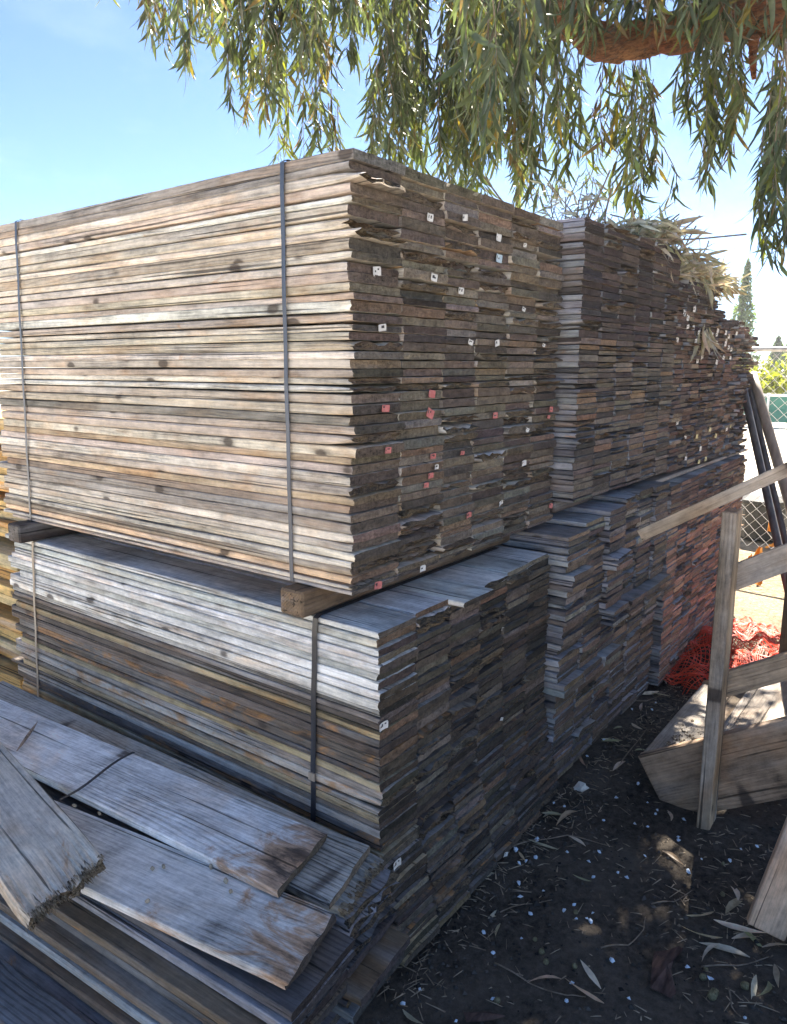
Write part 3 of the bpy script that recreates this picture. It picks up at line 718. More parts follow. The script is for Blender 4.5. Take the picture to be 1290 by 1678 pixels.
def twig(pix, r, label):
    pts = [gpt(x, y) for x, y in pix]
    fine = []
    for i in range(len(pts) - 1):
        for t in np.linspace(0, 1, 5)[:-1]: fine.append(pts[i] * (1 - t) + pts[i + 1] * t)
    fine.append(pts[-1]); fine = [np.array((p[0], p[1], gz_at(p[0], p[1]) + r + .004 + .004 * math.sin(i * .9))) for i, p in enumerate(fine)]
    V, Fc = tube(fine, np.linspace(r, r * .5, len(fine)), 5)
    tag(link('twig', make_mesh('twig', V, Fc, None, (M['twig'],), None, True)), label, 'twig', 'twigs on the ground')
twig([(815, 1402), (870, 1378), (930, 1368), (1005, 1384)], .003, 'long arched twig on the soil nearest the lower stack')
twig([(985, 1552), (1030, 1545), (1055, 1520), (1058, 1495)], .0025, 'hooked thin twig in the middle of the dark ground')
twig([(810, 1572), (870, 1605), (930, 1628), (960, 1628)], .0025, 'straight thin twig in the foreground left of the bark piece')
twig([(1068, 1475), (1105, 1470), (1135, 1453)], .0025, 'short forked twig above the bark piece')
twig([(820, 1490), (860, 1478), (905, 1475)], .002, 'fine twig beside the foot of the lower stack')
twig([(1150, 1575), (1210, 1572), (1260, 1560)], .003, 'pale twig under the leaning board')
twig([(1010, 1262), (1040, 1225), (1060, 1200)], .003, 'crooked twig beside the first stair tread')
twig([(930, 1290), (955, 1305), (962, 1340)], .002, 'thin bent twig between lower stack and stair')
twig([(1195, 1610), (1200, 1640), (1215, 1660)], .0025, 'curved twig at the bottom beside the gumnuts')
twig([(990, 1160), (1060, 1150), (1110, 1120)], .003, 'long twig among leaves at the foot of the reddish stack')
M['bark'] = simple('dark_brown_bark', (.045, .028, .024), (.12, .075, .062), (18, 60, 18), .9, .2, .004)
def bark(pix, label, t=.004):
    pts = [gpt(x, y) for x, y in pix]; n = len(pts); c = sum(pts) / n
    V = []; 
    for lay in (0, 1):
        for q in pts: V.append((q[0], q[1], gz_at(q[0], q[1]) + .006 + lay * t + .010 * abs(math.sin(q[0] * 90)))) 
        V.append((c[0], c[1], gz_at(c[0], c[1]) + .022 + lay * t))
    Fc = [(i, (i + 1) % n, n) for i in range(n)] + [(n + 1 + (i + 1) % n, n + 1 + i, 2 * n + 1) for i in range(n)] + [(i, n + 1 + i, n + 1 + (i + 1) % n, (i + 1) % n) for i in range(n)]
    tag(link('bark_piece', make_mesh('bark_piece', V, Fc, None, (M['bark'],))), label, 'bark', 'bark pieces on the ground')
bark([(1072, 1556), (1095, 1552), (1112, 1546), (1120, 1552), (1106, 1562), (1100, 1585), (1108, 1628), (1100, 1638), (1085, 1625), (1066, 1620), (1068, 1585)], 'torn dark brown bark piece on the soil at lower right')
bark([(760, 1655), (800, 1656), (828, 1660), (800, 1668), (765, 1668)], 'small pinkish bark strip at the bottom edge of the ground')
M['paper'] = simple('crumpled_white_litter', (.6, .58, .52), (.75, .73, .67), (40, 40, 40), .8, .2, .003)
pg = gpt(952, 1291); V, Fc = box(-.026, .026, -.016, .016, 0, .012, .004); V = V + npr.normal(0, .004, V.shape)
tag(link('paper_scrap', make_mesh('paper_scrap', V, Fc, None, (M['paper'],)), None, (pg[0], pg[1], gz_at(pg[0], pg[1]) + .003)), 'crumpled whitish scrap on the soil between lower stack and stair', 'scrap')

# ------------------------------------------------------------------ wooden stair
wr = np.random.default_rng(61)
TAN, TAN2 = (.27, .205, .145), (.23, .18, .13)
st = empty('wooden_stair', (2.8, .6, 0)); tag(st, 'grey brown timber stair with handrail right of the stacks', 'stair')
def stpart(name, V, Fc, tone, swap, stain=.15):
    V = np.asarray(V) - np.array(st.location)
    return wood_piece(name, V, Fc, tone, wr, swap, st, stain)
XS = 2.775                                          # outer face of the near stringer
def yz(x, y, X=XS): p = at(x, y, 0, X); return p[1], p[2]
def extr(poly, xa, xb, c=.003):
    n = len(poly); V = []
    cy_ = sum(p[0] for p in poly) / n; cz_ = sum(p[1] for p in poly) / n
    for X, k in ((xa, .985), (xa + c, 1), (xb - c, 1), (xb, .985)):
        for (y, z) in poly: V.append((X, cy_ + (y - cy_) * k, cz_ + (z - cz_) * k))
    Fc = []
    for r_ in range(3):
        for i in range(n):
            j = (i + 1) % n; Fc.append((r_ * n + i, r_ * n + j, (r_ + 1) * n + j, (r_ + 1) * n + i))
    Fc += [tuple(range(n))[::-1], tuple(3 * n + i for i in range(n))]
    return V, Fc
SL = .61                                             # rise per metre along -Y
def stringer(xa, xb):
    tip = yz(1045, 1240); b1 = yz(1080, 1310); b2 = yz(1110, 1335)
    gnd = (yz(1150, 1347)[0], -.012)
    yend = -.75
    topz = tip[1] + SL * (tip[0] - yend); botz = gnd[1] + SL * (gnd[0] - yend)
    return extr([tip, b1, b2, gnd, (yend, botz), (yend, topz)], xa, xb)
ca, sa = math.cos(math.atan(SL)), math.sin(math.atan(SL))
def sloped(y0, z0, y1, h, xa, xb):
    """sloping board between y0 (low end) and y1; (y0,z0) is its lower top corner"""
    z1 = z0 + SL * (y0 - y1); dy, dz = h * sa, h * ca
    return extr([(y0, z0), (y0 - dy * .98, z0 - dz * .98 + 0.0), (y1 - dy, z1 - dz), (y1, z1)][::1], xa, xb, .004)
def map_slope(V): 
    V = np.asarray(V); o = V.copy(); o[:, 1] = V[:, 1] * ca + V[:, 2] * sa; o[:, 2] = -V[:, 1] * sa + V[:, 2] * ca; return o
def stslope(name, V, Fc, tone, stain=.15):
    Vl = np.asarray(V) - np.array(st.location)
    P = map_slope(Vl * np.array([1, -1, 1]))
    a_ = wood_attrs(P, tone, stain, tone, 0, wr, (2, 1, 0))
    return link(name, make_mesh(name, Vl, Fc, None, (M['wood'],), {'pc': ('FLOAT_VECTOR', a_['pc']), 'tone': ('FLOAT_COLOR', a_['tone'])}), st)
V, Fc = stringer(XS, XS + .042); stslope('stringer', V, Fc, (.40, .275, .18), .25)
V, Fc = stringer(XS + .88, XS + .92); stslope('stringer', V, Fc, (.31, .235, .16), .2)
# treads
tipy, tipz = yz(1045, 1240)
for k in range(5):
    y1 = tipy - .005 - k * .265; zt = tipz + .004 + SL * .265 * k
    V, Fc = box(XS + .044, XS + .878, y1 - .235, y1, zt - .038, zt, .004)
    stpart('tread', V, Fc, jit((.38, .315, .25), .06, wr), (1, 0, 2), .35)
# newel post on the outer face, its foot on the ground
pb = at(1152, 1350, 0, 2.68); pt = at(1188, 835, 0, 2.68)
hw = .0235; XP0, XP1 = XS - .092, XS - .002
tilt = 0.0
V = []
for z_, yy in ((-.015, pb[1]), (pt[2] + .02, pb[1] - .0)):
    for (xx, dy) in ((XP0, -hw), (XP1, -hw), (XP1, hw), (XP0, hw)): V.append((xx, yy + dy, z_))
V, Fc = box(XP0, XP1, pb[1] - hw, pb[1] + hw, -.02, 1.165, .004)
stpart('post', V, Fc, (.40, .295, .19), (1, 2, 0))
V, Fc = box(XP0, XP1, pb[1] - hw - 1.3, pb[1] + hw - 1.3, SL * 1.3 - .02, 1.165 + SL * 1.3, .004); stpart('post', V, Fc, (.40, .295, .19), (1, 2, 0))
pf = at(1288, 1060, 0, XS + .95)
V, Fc = box(XS + .922, XS + 1.01, pf[1] - hw - .0, pf[1] + hw, -.02, 1.0, .004); stpart('post', V, Fc, (.13, .09, .06), (1, 2, 0))
# rails
h0 = at(1050, 872, 0, XP0 - .002)
V, Fc = sloped(h0[1], h0[2] + .012, -1.4, .042, XP0 - .045, XP1 + .0); stslope('handrail', V, Fc, (.48, .37, .26))
r1 = at(1178, 935, 0, XS + .001)
V, Fc = sloped(r1[1], r1[2], -1.3, .088, XS + .001, XS + .04); stslope('mid_rail', V, Fc, (.41, .31, .215))
r2 = at(1168, 1108, 0, XS + .001)
V, Fc = sloped(r2[1], r2[2], -1.3, .088, XS + .001, XS + .04); stslope('mid_rail', V, Fc, (.41, .31, .215))
# dirt and chips gathered on the first tread (uncountable)
acc = Acc()
for k in range(420):
    x = XS + .09 + abs(crg.normal(0, .12)); y = tipy - .06 - crg.uniform(0, .15); r = crg.uniform(.0015, .006)
    if x > XS + .8: continue
    acc.add(octV * r * crg.uniform(.5, 1.5, (6, 1)) * np.array([1.4, 1, .5]) + np.array((x, y, tipz + .005 + r * .3)), octF)
M['dirt'] = simple('tread_dirt', (.05, .04, .032), (.28, .23, .17), (120, 120, 120), .95, .1, 0)
tag(acc.build('tread_dirt', (M['dirt'],)), 'dark dirt and small chips gathered on the lowest stair tread', 'dirt', None, 'stuff')

# board leaning at the lower right, and a grey board lying behind it
def slab(name, p0, p1, wdir, W, T, tone, label, cat, stain=.15):
    p0, p1, wd = Vector(p0), Vector(p1), Vector(wdir)
    yv = (p1 - p0); L = yv.length; yv.normalize(); xv = (wd - yv * wd.dot(yv)).normalized(); zv = xv.cross(yv)
    V, Fc = box(0, W, 0, L, 0, T, .004); rng = np.random.default_rng(len(label))
    o = wood_piece(name, V, Fc, tone, rng, None, None, stain)
    o.matrix_world = Matrix.Translation(p0) @ Matrix((xv, yv, zv)).transposed().to_4x4(); return tag(o, label, cat)
q0 = at(1222, 1505, 2, .035); q1 = at(1275, 1537, 2, .0)
tp = at(1290, 1335, 0, q0[0] + .10)
dirv = Vector(tp) - Vector(q0)
slab('leaning_board', q0, Vector(q0) + dirv.normalized() * 1.0, Vector(q1) - Vector(q0), .105, .036, (.58, .40, .27), 'reddish tan board leaning at the right edge in front of the stair', 'board')
b0 = gpt(1300, 1560)
slab('ground_board', (b0[0] + .03, b0[1] + .02, .02), (b0[0] - .1, b0[1] - .9, .08), (1, -.1, 0), .12, .035, (.17, .14, .12), 'dark grey board on the ground behind the leaning reddish board', 'board')

# ------------------------------------------------------------------ leaning poles
M['pole'] = simple('dark_grey_metal_pole', (.06, .055, .055), (.13, .12, .115), (30, 30, 4), .45, .5, 0)
M['pole_tan'] = simple('weathered_tan_pole', (.22, .18, .145), (.32, .27, .22), (30, 30, 4), .6, .4, .001)
def pole(pa, pb_, r, mat, label):
    a_, b_ = Vector(pa), Vector(pb_); d = b_ - a_
    V, Fc = tube([a_ + d * t for t in np.linspace(0, 1, 7)], r, 12)
    tag(link('pole', make_mesh('pole', V, Fc, None, (M[mat],), None, True)), label, 'pole', 'poles leaning on the farthest stack')
def foot(x, y): p = at(x, y, 2, 0); return p
pole(at(1211, 604, 0, 5.60), at(1296, 985, 0, 4.95), .024, 'pole', 'thin dark pole leaning on the farthest stack, left of its thicker neighbour')
pole(at(1232, 612, 0, 5.72), at(1312, 885, 0, 5.35), .034, 'pole_tan', 'thick tan and dark pole leaning on the farthest stack')
pole(at(1222, 612, 0, 5.70), at(1306, 965, 0, 5.20), .020, 'pole', 'thin dark pole leaning between the other two poles')

# ------------------------------------------------------------------ orange netting
M['net'] = simple('orange_red_plastic_net', (.62, .055, .025), (.75, .10, .04), (20, 20, 20), .45, .4, 0)
def netting(cpix, rx, ry, hgt, n1, n2, seed, label):
    c = gpt(*cpix); rg = np.random.default_rng(seed); acc = Acc()
    ph = rg.uniform(0, 6, 8)
    def pt_(u, v):
        x = c[0] + u * rx + .05 * math.sin(5 * v + ph[0]) ; y = c[1] + v * ry + .05 * math.sin(6 * u + ph[1])
        r2_ = u * u + v * v
        z = hgt * max(0, 1 - r2_) * (1 + .3 * math.sin(9 * u + ph[2]) * math.sin(8 * v + ph[3])) + .03 * (math.sin(17 * u + ph[4]) * math.sin(15 * v + ph[5])) + .03
        return (x, y, max(z, .0) + gz_at(x, y) + .005)
    for i in range(n1):
        u = -1 + 2 * i / (n1 - 1) + rg.normal(0, .01); w_ = math.sqrt(max(0, 1 - u * u)) * rg.uniform(.85, 1.05)
        V, Fc = tube([pt_(u + .025 * math.sin(4 * v + i * .15), v) for v in np.linspace(-w_, w_, 22)], .0021, 4); acc.add(V, Fc)
    for i in range(n2):
        v = -1 + 2 * i / (n2 - 1) + rg.normal(0, .01); w_ = math.sqrt(max(0, 1 - v * v)) * rg.uniform(.85, 1.05)
        V, Fc = tube([pt_(u, v + .025 * math.sin(4 * u + i * .15)) for u in np.linspace(-w_, w_, 22)], .0021, 4); acc.add(V, Fc)
    tag(acc.build('safety_netting', (M['net'],), None, True), label, 'netting')
netting((1205, 1080), .68, .40, .07, 110, 74, 3, 'crumpled orange red plastic safety netting on the ground behind the stair')

# ------------------------------------------------------------------ chain link fence and what stands beyond
M['galv'] = simple('galvanised_wire', (.45, .44, .42), (.6, .59, .56), (30, 30, 30), .45, .5, 0, metal=.3)
FX = 7.35
fe = empty('chain_link_fence', (FX, 1.4, 0)); tag(fe, 'galvanised chain link fence beyond the stacks at the right', 'fence')
acc = Acc(); y0f, y1f, hF, pit = -1.6, 6.0, 1.75, .10
k = 0; y = y0f
while y < y1f:
    pts = [(FX + .006 * (-1) ** (i + k), y + (pit / 2) * (1 if (i % 2) else 0), .03 + i * pit / 2) for i in range(int(hF / (pit / 2)) + 1)]
    V, Fc = tube([(p[0] - FX, p[1] - 1.4, p[2]) for p in pts], .0028, 4); acc.add(V, Fc); y += pit / 2 * 1.0
    pts = [(FX + .006 * (-1) ** (i + k), y + (pit / 2) * (0 if (i % 2) else 1), .03 + i * pit / 2) for i in range(int(hF / (pit / 2)) + 1)]
    k += 1; V, Fc = tube([(p[0] - FX, p[1] - 1.4, p[2]) for p in pts], .0028, 4); acc.add(V, Fc); y += pit / 2
acc.build('wire_mesh', (M['galv'],), fe)
for yy in (-1.6, 0.55, 3.2, 6.0):
    V, Fc = tube([(0.03, yy - 1.4, -.05), (0.03, yy - 1.4, 1.82)], .028, 10); link('fence_post', make_mesh('fence_post', V, Fc, None, (M['galv'],), None, True), fe)
V, Fc = tube([(0.03, y0f - 1.4, 1.79), (.03, y1f - 1.4, 1.79)], .02, 8); link('top_rail', make_mesh('top_rail', V, Fc, None, (M['galv'],), None, True), fe)
# dark bin behind the fence
M['bin'] = simple('dark_green_black_plastic', (.02, .022, .022), (.05, .05, .048), (9, 9, 9), .6, .4, 0)
bp = at(1246, 893, 2, 0)
bn = empty('dark_bin', (7.95, bp[1] * 7.95 / bp[0], 0)); tag(bn, 'dark squat bin standing behind the chain link fence', 'bin')
V, Fc = [], []
for z_, s_ in ((0, .20), (.02, .22), (.34, .25), (.36, .27), (.39, .27)):
    for k in range(12): V.append((s_ * math.cos(k * math.pi / 6), s_ * math.sin(k * math.pi / 6), z_))
for i in range(4):
    for k in range(12): j = (k + 1) % 12; Fc.append((i * 12 + k, i * 12 + j, i * 12 + 12 + j, i * 12 + 12 + k))
Fc.append(tuple(range(12))[::-1]); link('bin_body', make_mesh('bin_body', V, Fc, None, (M['bin'],)), bn)
V = [(.28 * math.cos(k * math.pi / 6), .28 * math.sin(k * math.pi / 6), .392) for k in range(12)] + [(.2 * math.cos(k * math.pi / 6), .2 * math.sin(k * math.pi / 6), .44) for k in range(12)]
Fc = [(k, (k + 1) % 12, 12 + (k + 1) % 12, 12 + k) for k in range(12)] + [tuple(range(12, 24))]
link('lid', make_mesh('lid', V, Fc, None, (M['bin'],)), bn)
# orange cloths / flags
M['orange'] = simple('orange_cloth', (.75, .26, .03), (.85, .36, .06), (12, 12, 12), .7, .3, 0)
for k, (x, y, w_, h_, lab) in enumerate(((1229, 925, .08, .07, 'small orange rag on sunlit gravel beside the farthest stack'), (1242, 912, .07, .07, 'orange rag standing up on sunlit gravel, second from the stack'), (1268, 898, .16, .03, 'wide orange cloth heap at the foot of the chain link fence'), (1262, 862, .05, .10, 'orange flag hanging on the chain link fence'), (1243, 958, .06, .05, 'smallest orange scrap on the gravel nearest the stair rail'))):
    X_ = 6.6 if k != 3 else FX - .03
    p = at(x, y, 2, 0) if k != 3 else at(x, y, 0, X_)
    nu, nv = 7, 6; V, Fc = [], []
    for lay in (0, 1):
        for j in range(nv):
            for i in range(nu):
                u, v = i / (nu - 1) - .5, j / (nv - 1)
                V.append((.04 * math.sin(u * 9 + k) * (1 - v * .5) + .05 * v + lay * .004, u * w_ * (1 - .45 * v * (k != 3)), (v * h_ if k != 3 else (v - .5) * h_) + .012 * math.sin(u * 11)))
    for lay in (0, 1):
        for j in range(nv - 1):
            for i in range(nu - 1):
                a_ = lay * nu * nv + j * nu + i; f_ = (a_, a_ + 1, a_ + nu + 1, a_ + nu); Fc.append(f_ if lay else f_[::-1])
    tag(link('orange_cloth', make_mesh('orange_cloth', V, Fc, None, (M['orange'],), None, True), None, (p[0], p[1], p[2])), lab, 'cloth', 'orange cloths beyond the stacks')
# green windscreen fence far off
M['green'] = simple('green_screen_cloth', (.05, .17, .14), (.09, .24, .19), (.6, .6, 3), .8, .2, 0)
M['white'] = simple('white_painted_rail', (.7, .7, .68), (.8, .8, .78), (5, 5, 5), .6, .3, 0)
gX = 23.0
gA, gB = at(1200, 690, 0, gX), at(1400, 690, 0, gX)
gf = empty('screened_fence', (gX, gA[1], 0)); tag(gf, 'far green screened fence with white top rail', 'fence')
zt = at(1265, 650, 0, gX)[2]; zb = at(1265, 692, 0, gX)[2]
V, Fc = box(0, .03, gB[1] - gA[1], 3.5, zb, zt, .005); link('screen', make_mesh('screen', V, Fc, None, (M['green'],)), gf)
V, Fc = box(-.03, .05, gB[1] - gA[1], 3.5, zt + .004, zt + .07, .005); link('top_rail', make_mesh('top_rail', V, Fc, None, (M['white'],)), gf)
for k in range(7):
    yy = 3.3 - k * 1.4; V, Fc = tube([(-.06, yy, -.05), (-.06, yy, zt + .1)], .035, 8); link('fence_post', make_mesh('fence_post', V, Fc, None, (M['white'],), None, True), gf)
# second green strip and low building
gX2 = 40.0
z2b, z2t = at(1280, 652, 0, gX2)[2], at(1280, 640, 0, gX2)[2]
pL, pR = at(1235, 640, 0, gX2), at(1420, 640, 0, gX2)
bd = empty('low_building', (gX2, pL[1], 0)); tag(bd, 'low far building with green wall and tan roof', 'building')
V, Fc = box(0, 8, pR[1] - pL[1], 0, 0, z2t, .02); link('wall', make_mesh('wall', V, Fc, None, (M['green'],)), bd)
M['roof'] = simple('tan_roof', (.30, .24, .17), (.38, .31, .23), (2, 2, 2), .9, .2, 0)
zr = at(1280, 618, 0, gX2)[2]
V = [(-.4, .4, z2t + .01), (-.4, pR[1] - pL[1] - .4, z2t + .01), (8.4, pR[1] - pL[1] - .4, z2t + .01), (8.4, .4, z2t + .01), (3.2, -.6, zr), (3.2, pR[1] - pL[1] + .6, zr), (4.8, pR[1] - pL[1] + .6, zr), (4.8, -.6, zr)]
Fc = [(0, 1, 5, 4), (1, 2, 6, 5), (2, 3, 7, 6), (3, 0, 4, 7), (4, 5, 6, 7), (3, 2, 1, 0)]
link('roof', make_mesh('roof', V, Fc, None, (M['roof'],)), bd)

# ------------------------------------------------------------------ leaf clouds for trees far off
M['trunk'] = simple('grey_brown_trunk', (.10, .075, .055), (.18, .14, .11), (8, 8, 2), .9, .2, .01)
def leaf_quads(P, size, rng, colr, var=.25):
    n = len(P); d = rng.normal(0, 1, (n, 3)); d /= np.linalg.norm(d, axis=1)[:, None]; u = rng.normal(0, 1, (n, 3)); s_ = np.cross(d, u); s_ /= np.linalg.norm(s_, axis=1)[:, None]
    sz = size * rng.uniform(.6, 1.4, (n, 1)); V = np.stack([P - d * sz, P - s_ * sz * .45, P + d * sz, P + s_ * sz * .45], 1).reshape(-1, 3)
    Fc = [(4 * i, 4 * i + 1, 4 * i + 2, 4 * i + 3) for i in range(n)]
    k = 1 + rng.normal(0, var, (n, 1)); c = np.clip(np.array(colr)[None] * k, .01, .9); c = np.repeat(np.concatenate([c, np.ones((n, 1))], 1), 4, 0)
    return V, Fc, c
def far_tree(name, base, h, rad, kind, n, size, colr, label, seed, group):
    rg = np.random.default_rng(seed); t = empty(name, tuple(base)); tag(t, label, 'tree', group)
    V, Fc = tube([(0, 0, -.1), (.02 * h, 0, h * .3), (0, 0.01 * h, h * .6), (0, 0, h * .95)], [h * .025, h * .02, h * .013, h * .004], 8)
    link('trunk', make_mesh('trunk', V, Fc, None, (M['trunk'],), None, True), t)
    if kind == 'conifer':
        zz = h * (.12 + .88 * rg.uniform(0, 1, n) ** 1.3); whorl = np.round(zz / (h * .075)) * (h * .075); zz = whorl + rg.normal(0, h * .022, n)
        rr = rad * (1 - zz / h + .06) * np.sqrt(rg.uniform(0.02, 1, n)); a_ = np.round(rg.uniform(0, 6.283, n) * 2) / 2 + rg.normal(0, .2, n) + whorl * 7; rr = rr * (.75 + .45 * np.sin(whorl * 31.7 + a_) ** 2)
        P = np.stack([rr * np.cos(a_), rr * np.sin(a_), zz - rr * .18], 1)
    else:
        cl = rg.normal(0, 1, (26, 3)); cl /= np.linalg.norm(cl, axis=1)[:, None]; cl *= rg.uniform(.35, 1, (26, 1)); cl = cl * np.array([rad, rad, h * .42]) + np.array([0, 0, h * .55])
        i = rg.integers(0, 26, n); P = cl[i] + rg.normal(0, 1, (n, 3)) * rad * .2
        P = P[P[:, 2] > .05 * h]
    V, Fc, c = leaf_quads(P, size, rg, colr)
    link('crown', make_mesh('crown', V, Fc, None, (M['leaf'],), {'leafcol': ('FLOAT_COLOR', c)}), t)
def at_ground(x, X): p = at(x, 600, 0, X); return np.array((X, p[1], 0))
def hgt(x, y, X): return at(x, y, 0, X)[2]
far_tree('bushy_tree', at_ground(1252, 30), hgt(1252, 592, 30), 1.15, 'bush', 1500, .12, (.17, .19, .03), 'bright yellow green bushy tree far beyond the fence', 1, 'far trees')
far_tree('conifer', at_ground(1272, 75), hgt(1272, 553, 75), 1.5, 'conifer', 2600, .16, (.07, .105, .06), 'slim far conifer above the low building, left one', 2, 'far trees')
far_tree('conifer', at_ground(1292, 70), hgt(1290, 553, 70), 1.6, 'conifer', 2600, .16, (.07, .105, .06), 'far conifer cut by the right edge of the photo', 3, 'far trees')
far_tree('conifer', at_ground(1212, 50), hgt(1212, 432, 50), 1.35, 'conifer', 3600, .13, (.075, .11, .06), 'tall pale conifer just behind the leaf heap on the stacks', 4, 'far trees')
for k, (px, X, yt) in enumerate(((1330, 60, 560), (1390, 52, 500), (-120, 22, 470), (-260, 26, 400))):
    far_tree('bushy_tree', at_ground(px, X), hgt(px, yt, X), 2.4, 'bush', 1200, .25, (.09, .12, .04), ['round far tree right of the view', 'tall round far tree right of the view', 'round tree left of the lumber yard', 'tall round tree left of the lumber yard'][k], 10 + k, 'far trees')

# ------------------------------------------------------------------ sunlit lumber behind on the left
yl = np.random.default_rng(88)
zc = .02; k = 0
while zc < 1.30:
    T_ = yl.uniform(.026, .075)
    xo = .28 * zc + yl.uniform(-.05, .05); yo = 3.40 + .22 * zc + yl.uniform(-.05, .06)
    V, Fc = box(0, .55, 0, 2.0, 0, T_ - .004, .003)
    V = V + np.array((1.62 + xo, yo, zc)) - np.array((1.62 + xo, yo, zc))
    o = wood_piece('yellow_plank', V, Fc, jit(((.62, .42, .16), (.60, .34, .10), (.66, .50, .25))[k % 3], .06, yl), yl)
    o.location = (1.60 + xo, yo, zc); o.rotation_euler = (0, 0, float(yl.normal(0, .03)))
    tag(o, 'sunlit %s board in the bright pile behind the left end, %s from the ground' % (('yellow', 'orange', 'pale yellow')[k % 3], ordinal(k + 1)), 'board', 'bright boards piled behind the left end')
    zc += T_ + (yl.uniform(.02, .05) if k % 4 == 3 else 0); k += 1
pp = at(12, 1090, 2, .10)
V, Fc = box(-.55, .25, -.22, .5, 0, .03, .003)
o = wood_piece('plywood_sheet', V, Fc, (.55, .46, .36), yl); o.location = (pp[0] - .05, pp[1] + .12, .22)
tag(o, 'pale plywood sheet on the pile beside the left end of the lower stack', 'plywood')
V, Fc = box(-.5, .2, -.2, .45, 0, .20, .003)
o = wood_piece('timber_block', V, Fc, (.40, .33, .25), yl); o.location = (pp[0] - .05, pp[1] + .13, .015)
tag(o, 'pale timber block under the plywood sheet at the left edge', 'timber')

# ------------------------------------------------------------------ the gum tree
trg = np.random.default_rng(2024)
tree = empty('gum_tree', (5.2, -1.4, 0)); tag(tree, 'large gum tree with red brown limb and drooping leaves over the stacks', 'tree')
TL = np.array((5.2, -1.4, 0))
M['gumbark'] = None
s = NT('peeling_red_gum_bark'); co = s.coords('Object')
n1 = s.noise(co, (6, 3, 6), 4, .6, .6); n2 = s.noise(co, (70, 14, 70), 6, .75, 1.0); n3 = s.noise(co, (20, 6, 26), 5, .65, 1.2)
c = s.mix(s.mapr(n1, .38, .62), (.33, .105, .045), (.42, .21, .10)); c = s.mix(s.mapr(n3, .52, .64, 0, .85), c, (.13, .09, .07)); c = s.mix(s.mapr(n2, .46, .62, 0, .85), c, (.06, .03, .02))
M['gumbark'] = s.finish(c, .8, s.bump(s.math('ADD', n2, s.math('MULTIPLY', n3, 1.6)), .035, 1.0), .25)
def spline(pts, n):
    pts = [np.array(p, float) for p in pts]; P = [2 * pts[0] - pts[1]] + pts + [2 * pts[-1] - pts[-2]]; out = []
    for i in range(1, len(P) - 2):
        for t in np.linspace(0, 1, n, endpoint=False):
            out.append(.5 * ((2 * P[i]) + (-P[i - 1] + P[i + 1]) * t + (2 * P[i - 1] - 5 * P[i] + 4 * P[i + 1] - P[i + 2]) * t * t + (-P[i - 1] + 3 * P[i] - 3 * P[i + 1] + P[i + 2]) * t ** 3))
    out.append(pts[-1]); return out
def limb(name, pts, r0, r1, n=8, sides=14, rough=.08):
    c = spline(pts, n); V, Fc = tube([p - TL for p in c], list(np.linspace(r0, r1, len(c))), sides)
    ctr = np.repeat(np.array([p - TL for p in c]), sides, 0)
    V = ctr + (V - ctr) * (1 + trg.normal(0, rough, (len(V), 1)))
    return link(name, make_mesh(name, V, Fc, None, (M['gumbark'],), None, True), tree)
LX = 4.55
limb('trunk', [(5.2, -1.4, -.1), (5.15, -1.3, 1.0), (5.0, -.9, 2.2), (4.8, -.35, 3.0)], .34, .24)
lA = at(1330, 20, 0, LX); lB = at(1190, 30, 0, LX); lC = at(1070, 62, 0, LX); lD = at(990, 66, 0, LX); lE = at(905, 22, 0, LX); lF = at(820, -80, 0, LX); lG = at(600, -190, 0, LX + .2)
limb('limb', [(4.8, -.35, 3.0), lA, lB, lC, lD, lE, lF, lG], .125, .045, sides=26, rough=.13)
limb('limb', [lC, lD + np.array((-.05, .05, -.02)), at(948, 10, 0, LX - .1), at(860, -60, 0, LX - .4)], .092, .05, sides=22, rough=.13)
limb('limb', [(4.8, -.35, 3.0), (5.0, -.2, 4.0), (5.6, .6, 5.2), (6.2, 1.6, 6.2)], .19, .05)
limb('limb', [(5.0, -.9, 2.2), (4.4, -1.5, 3.4), (3.9, -2.0, 4.6), (3.6, -2.4, 5.6)], .15, .04)
limb('limb', [lE, at(760, -160, 0, 4.2), at(520, -260, 0, 3.8), at(300, -240, 0, 3.4)], .06, .02, sides=8)
limb('limb', [lB, at(1180, -60, 0, 5.0), at(1100, -160, 0, 5.6), at(900, -220, 0, 6.2)], .08, .03, sides=8)
limb('limb', [at(1236, 60, 0, LX - .05), at(1234, 95, 0, LX - .08), at(1236, 130, 0, LX - .06)], .028, .012, sides=8)

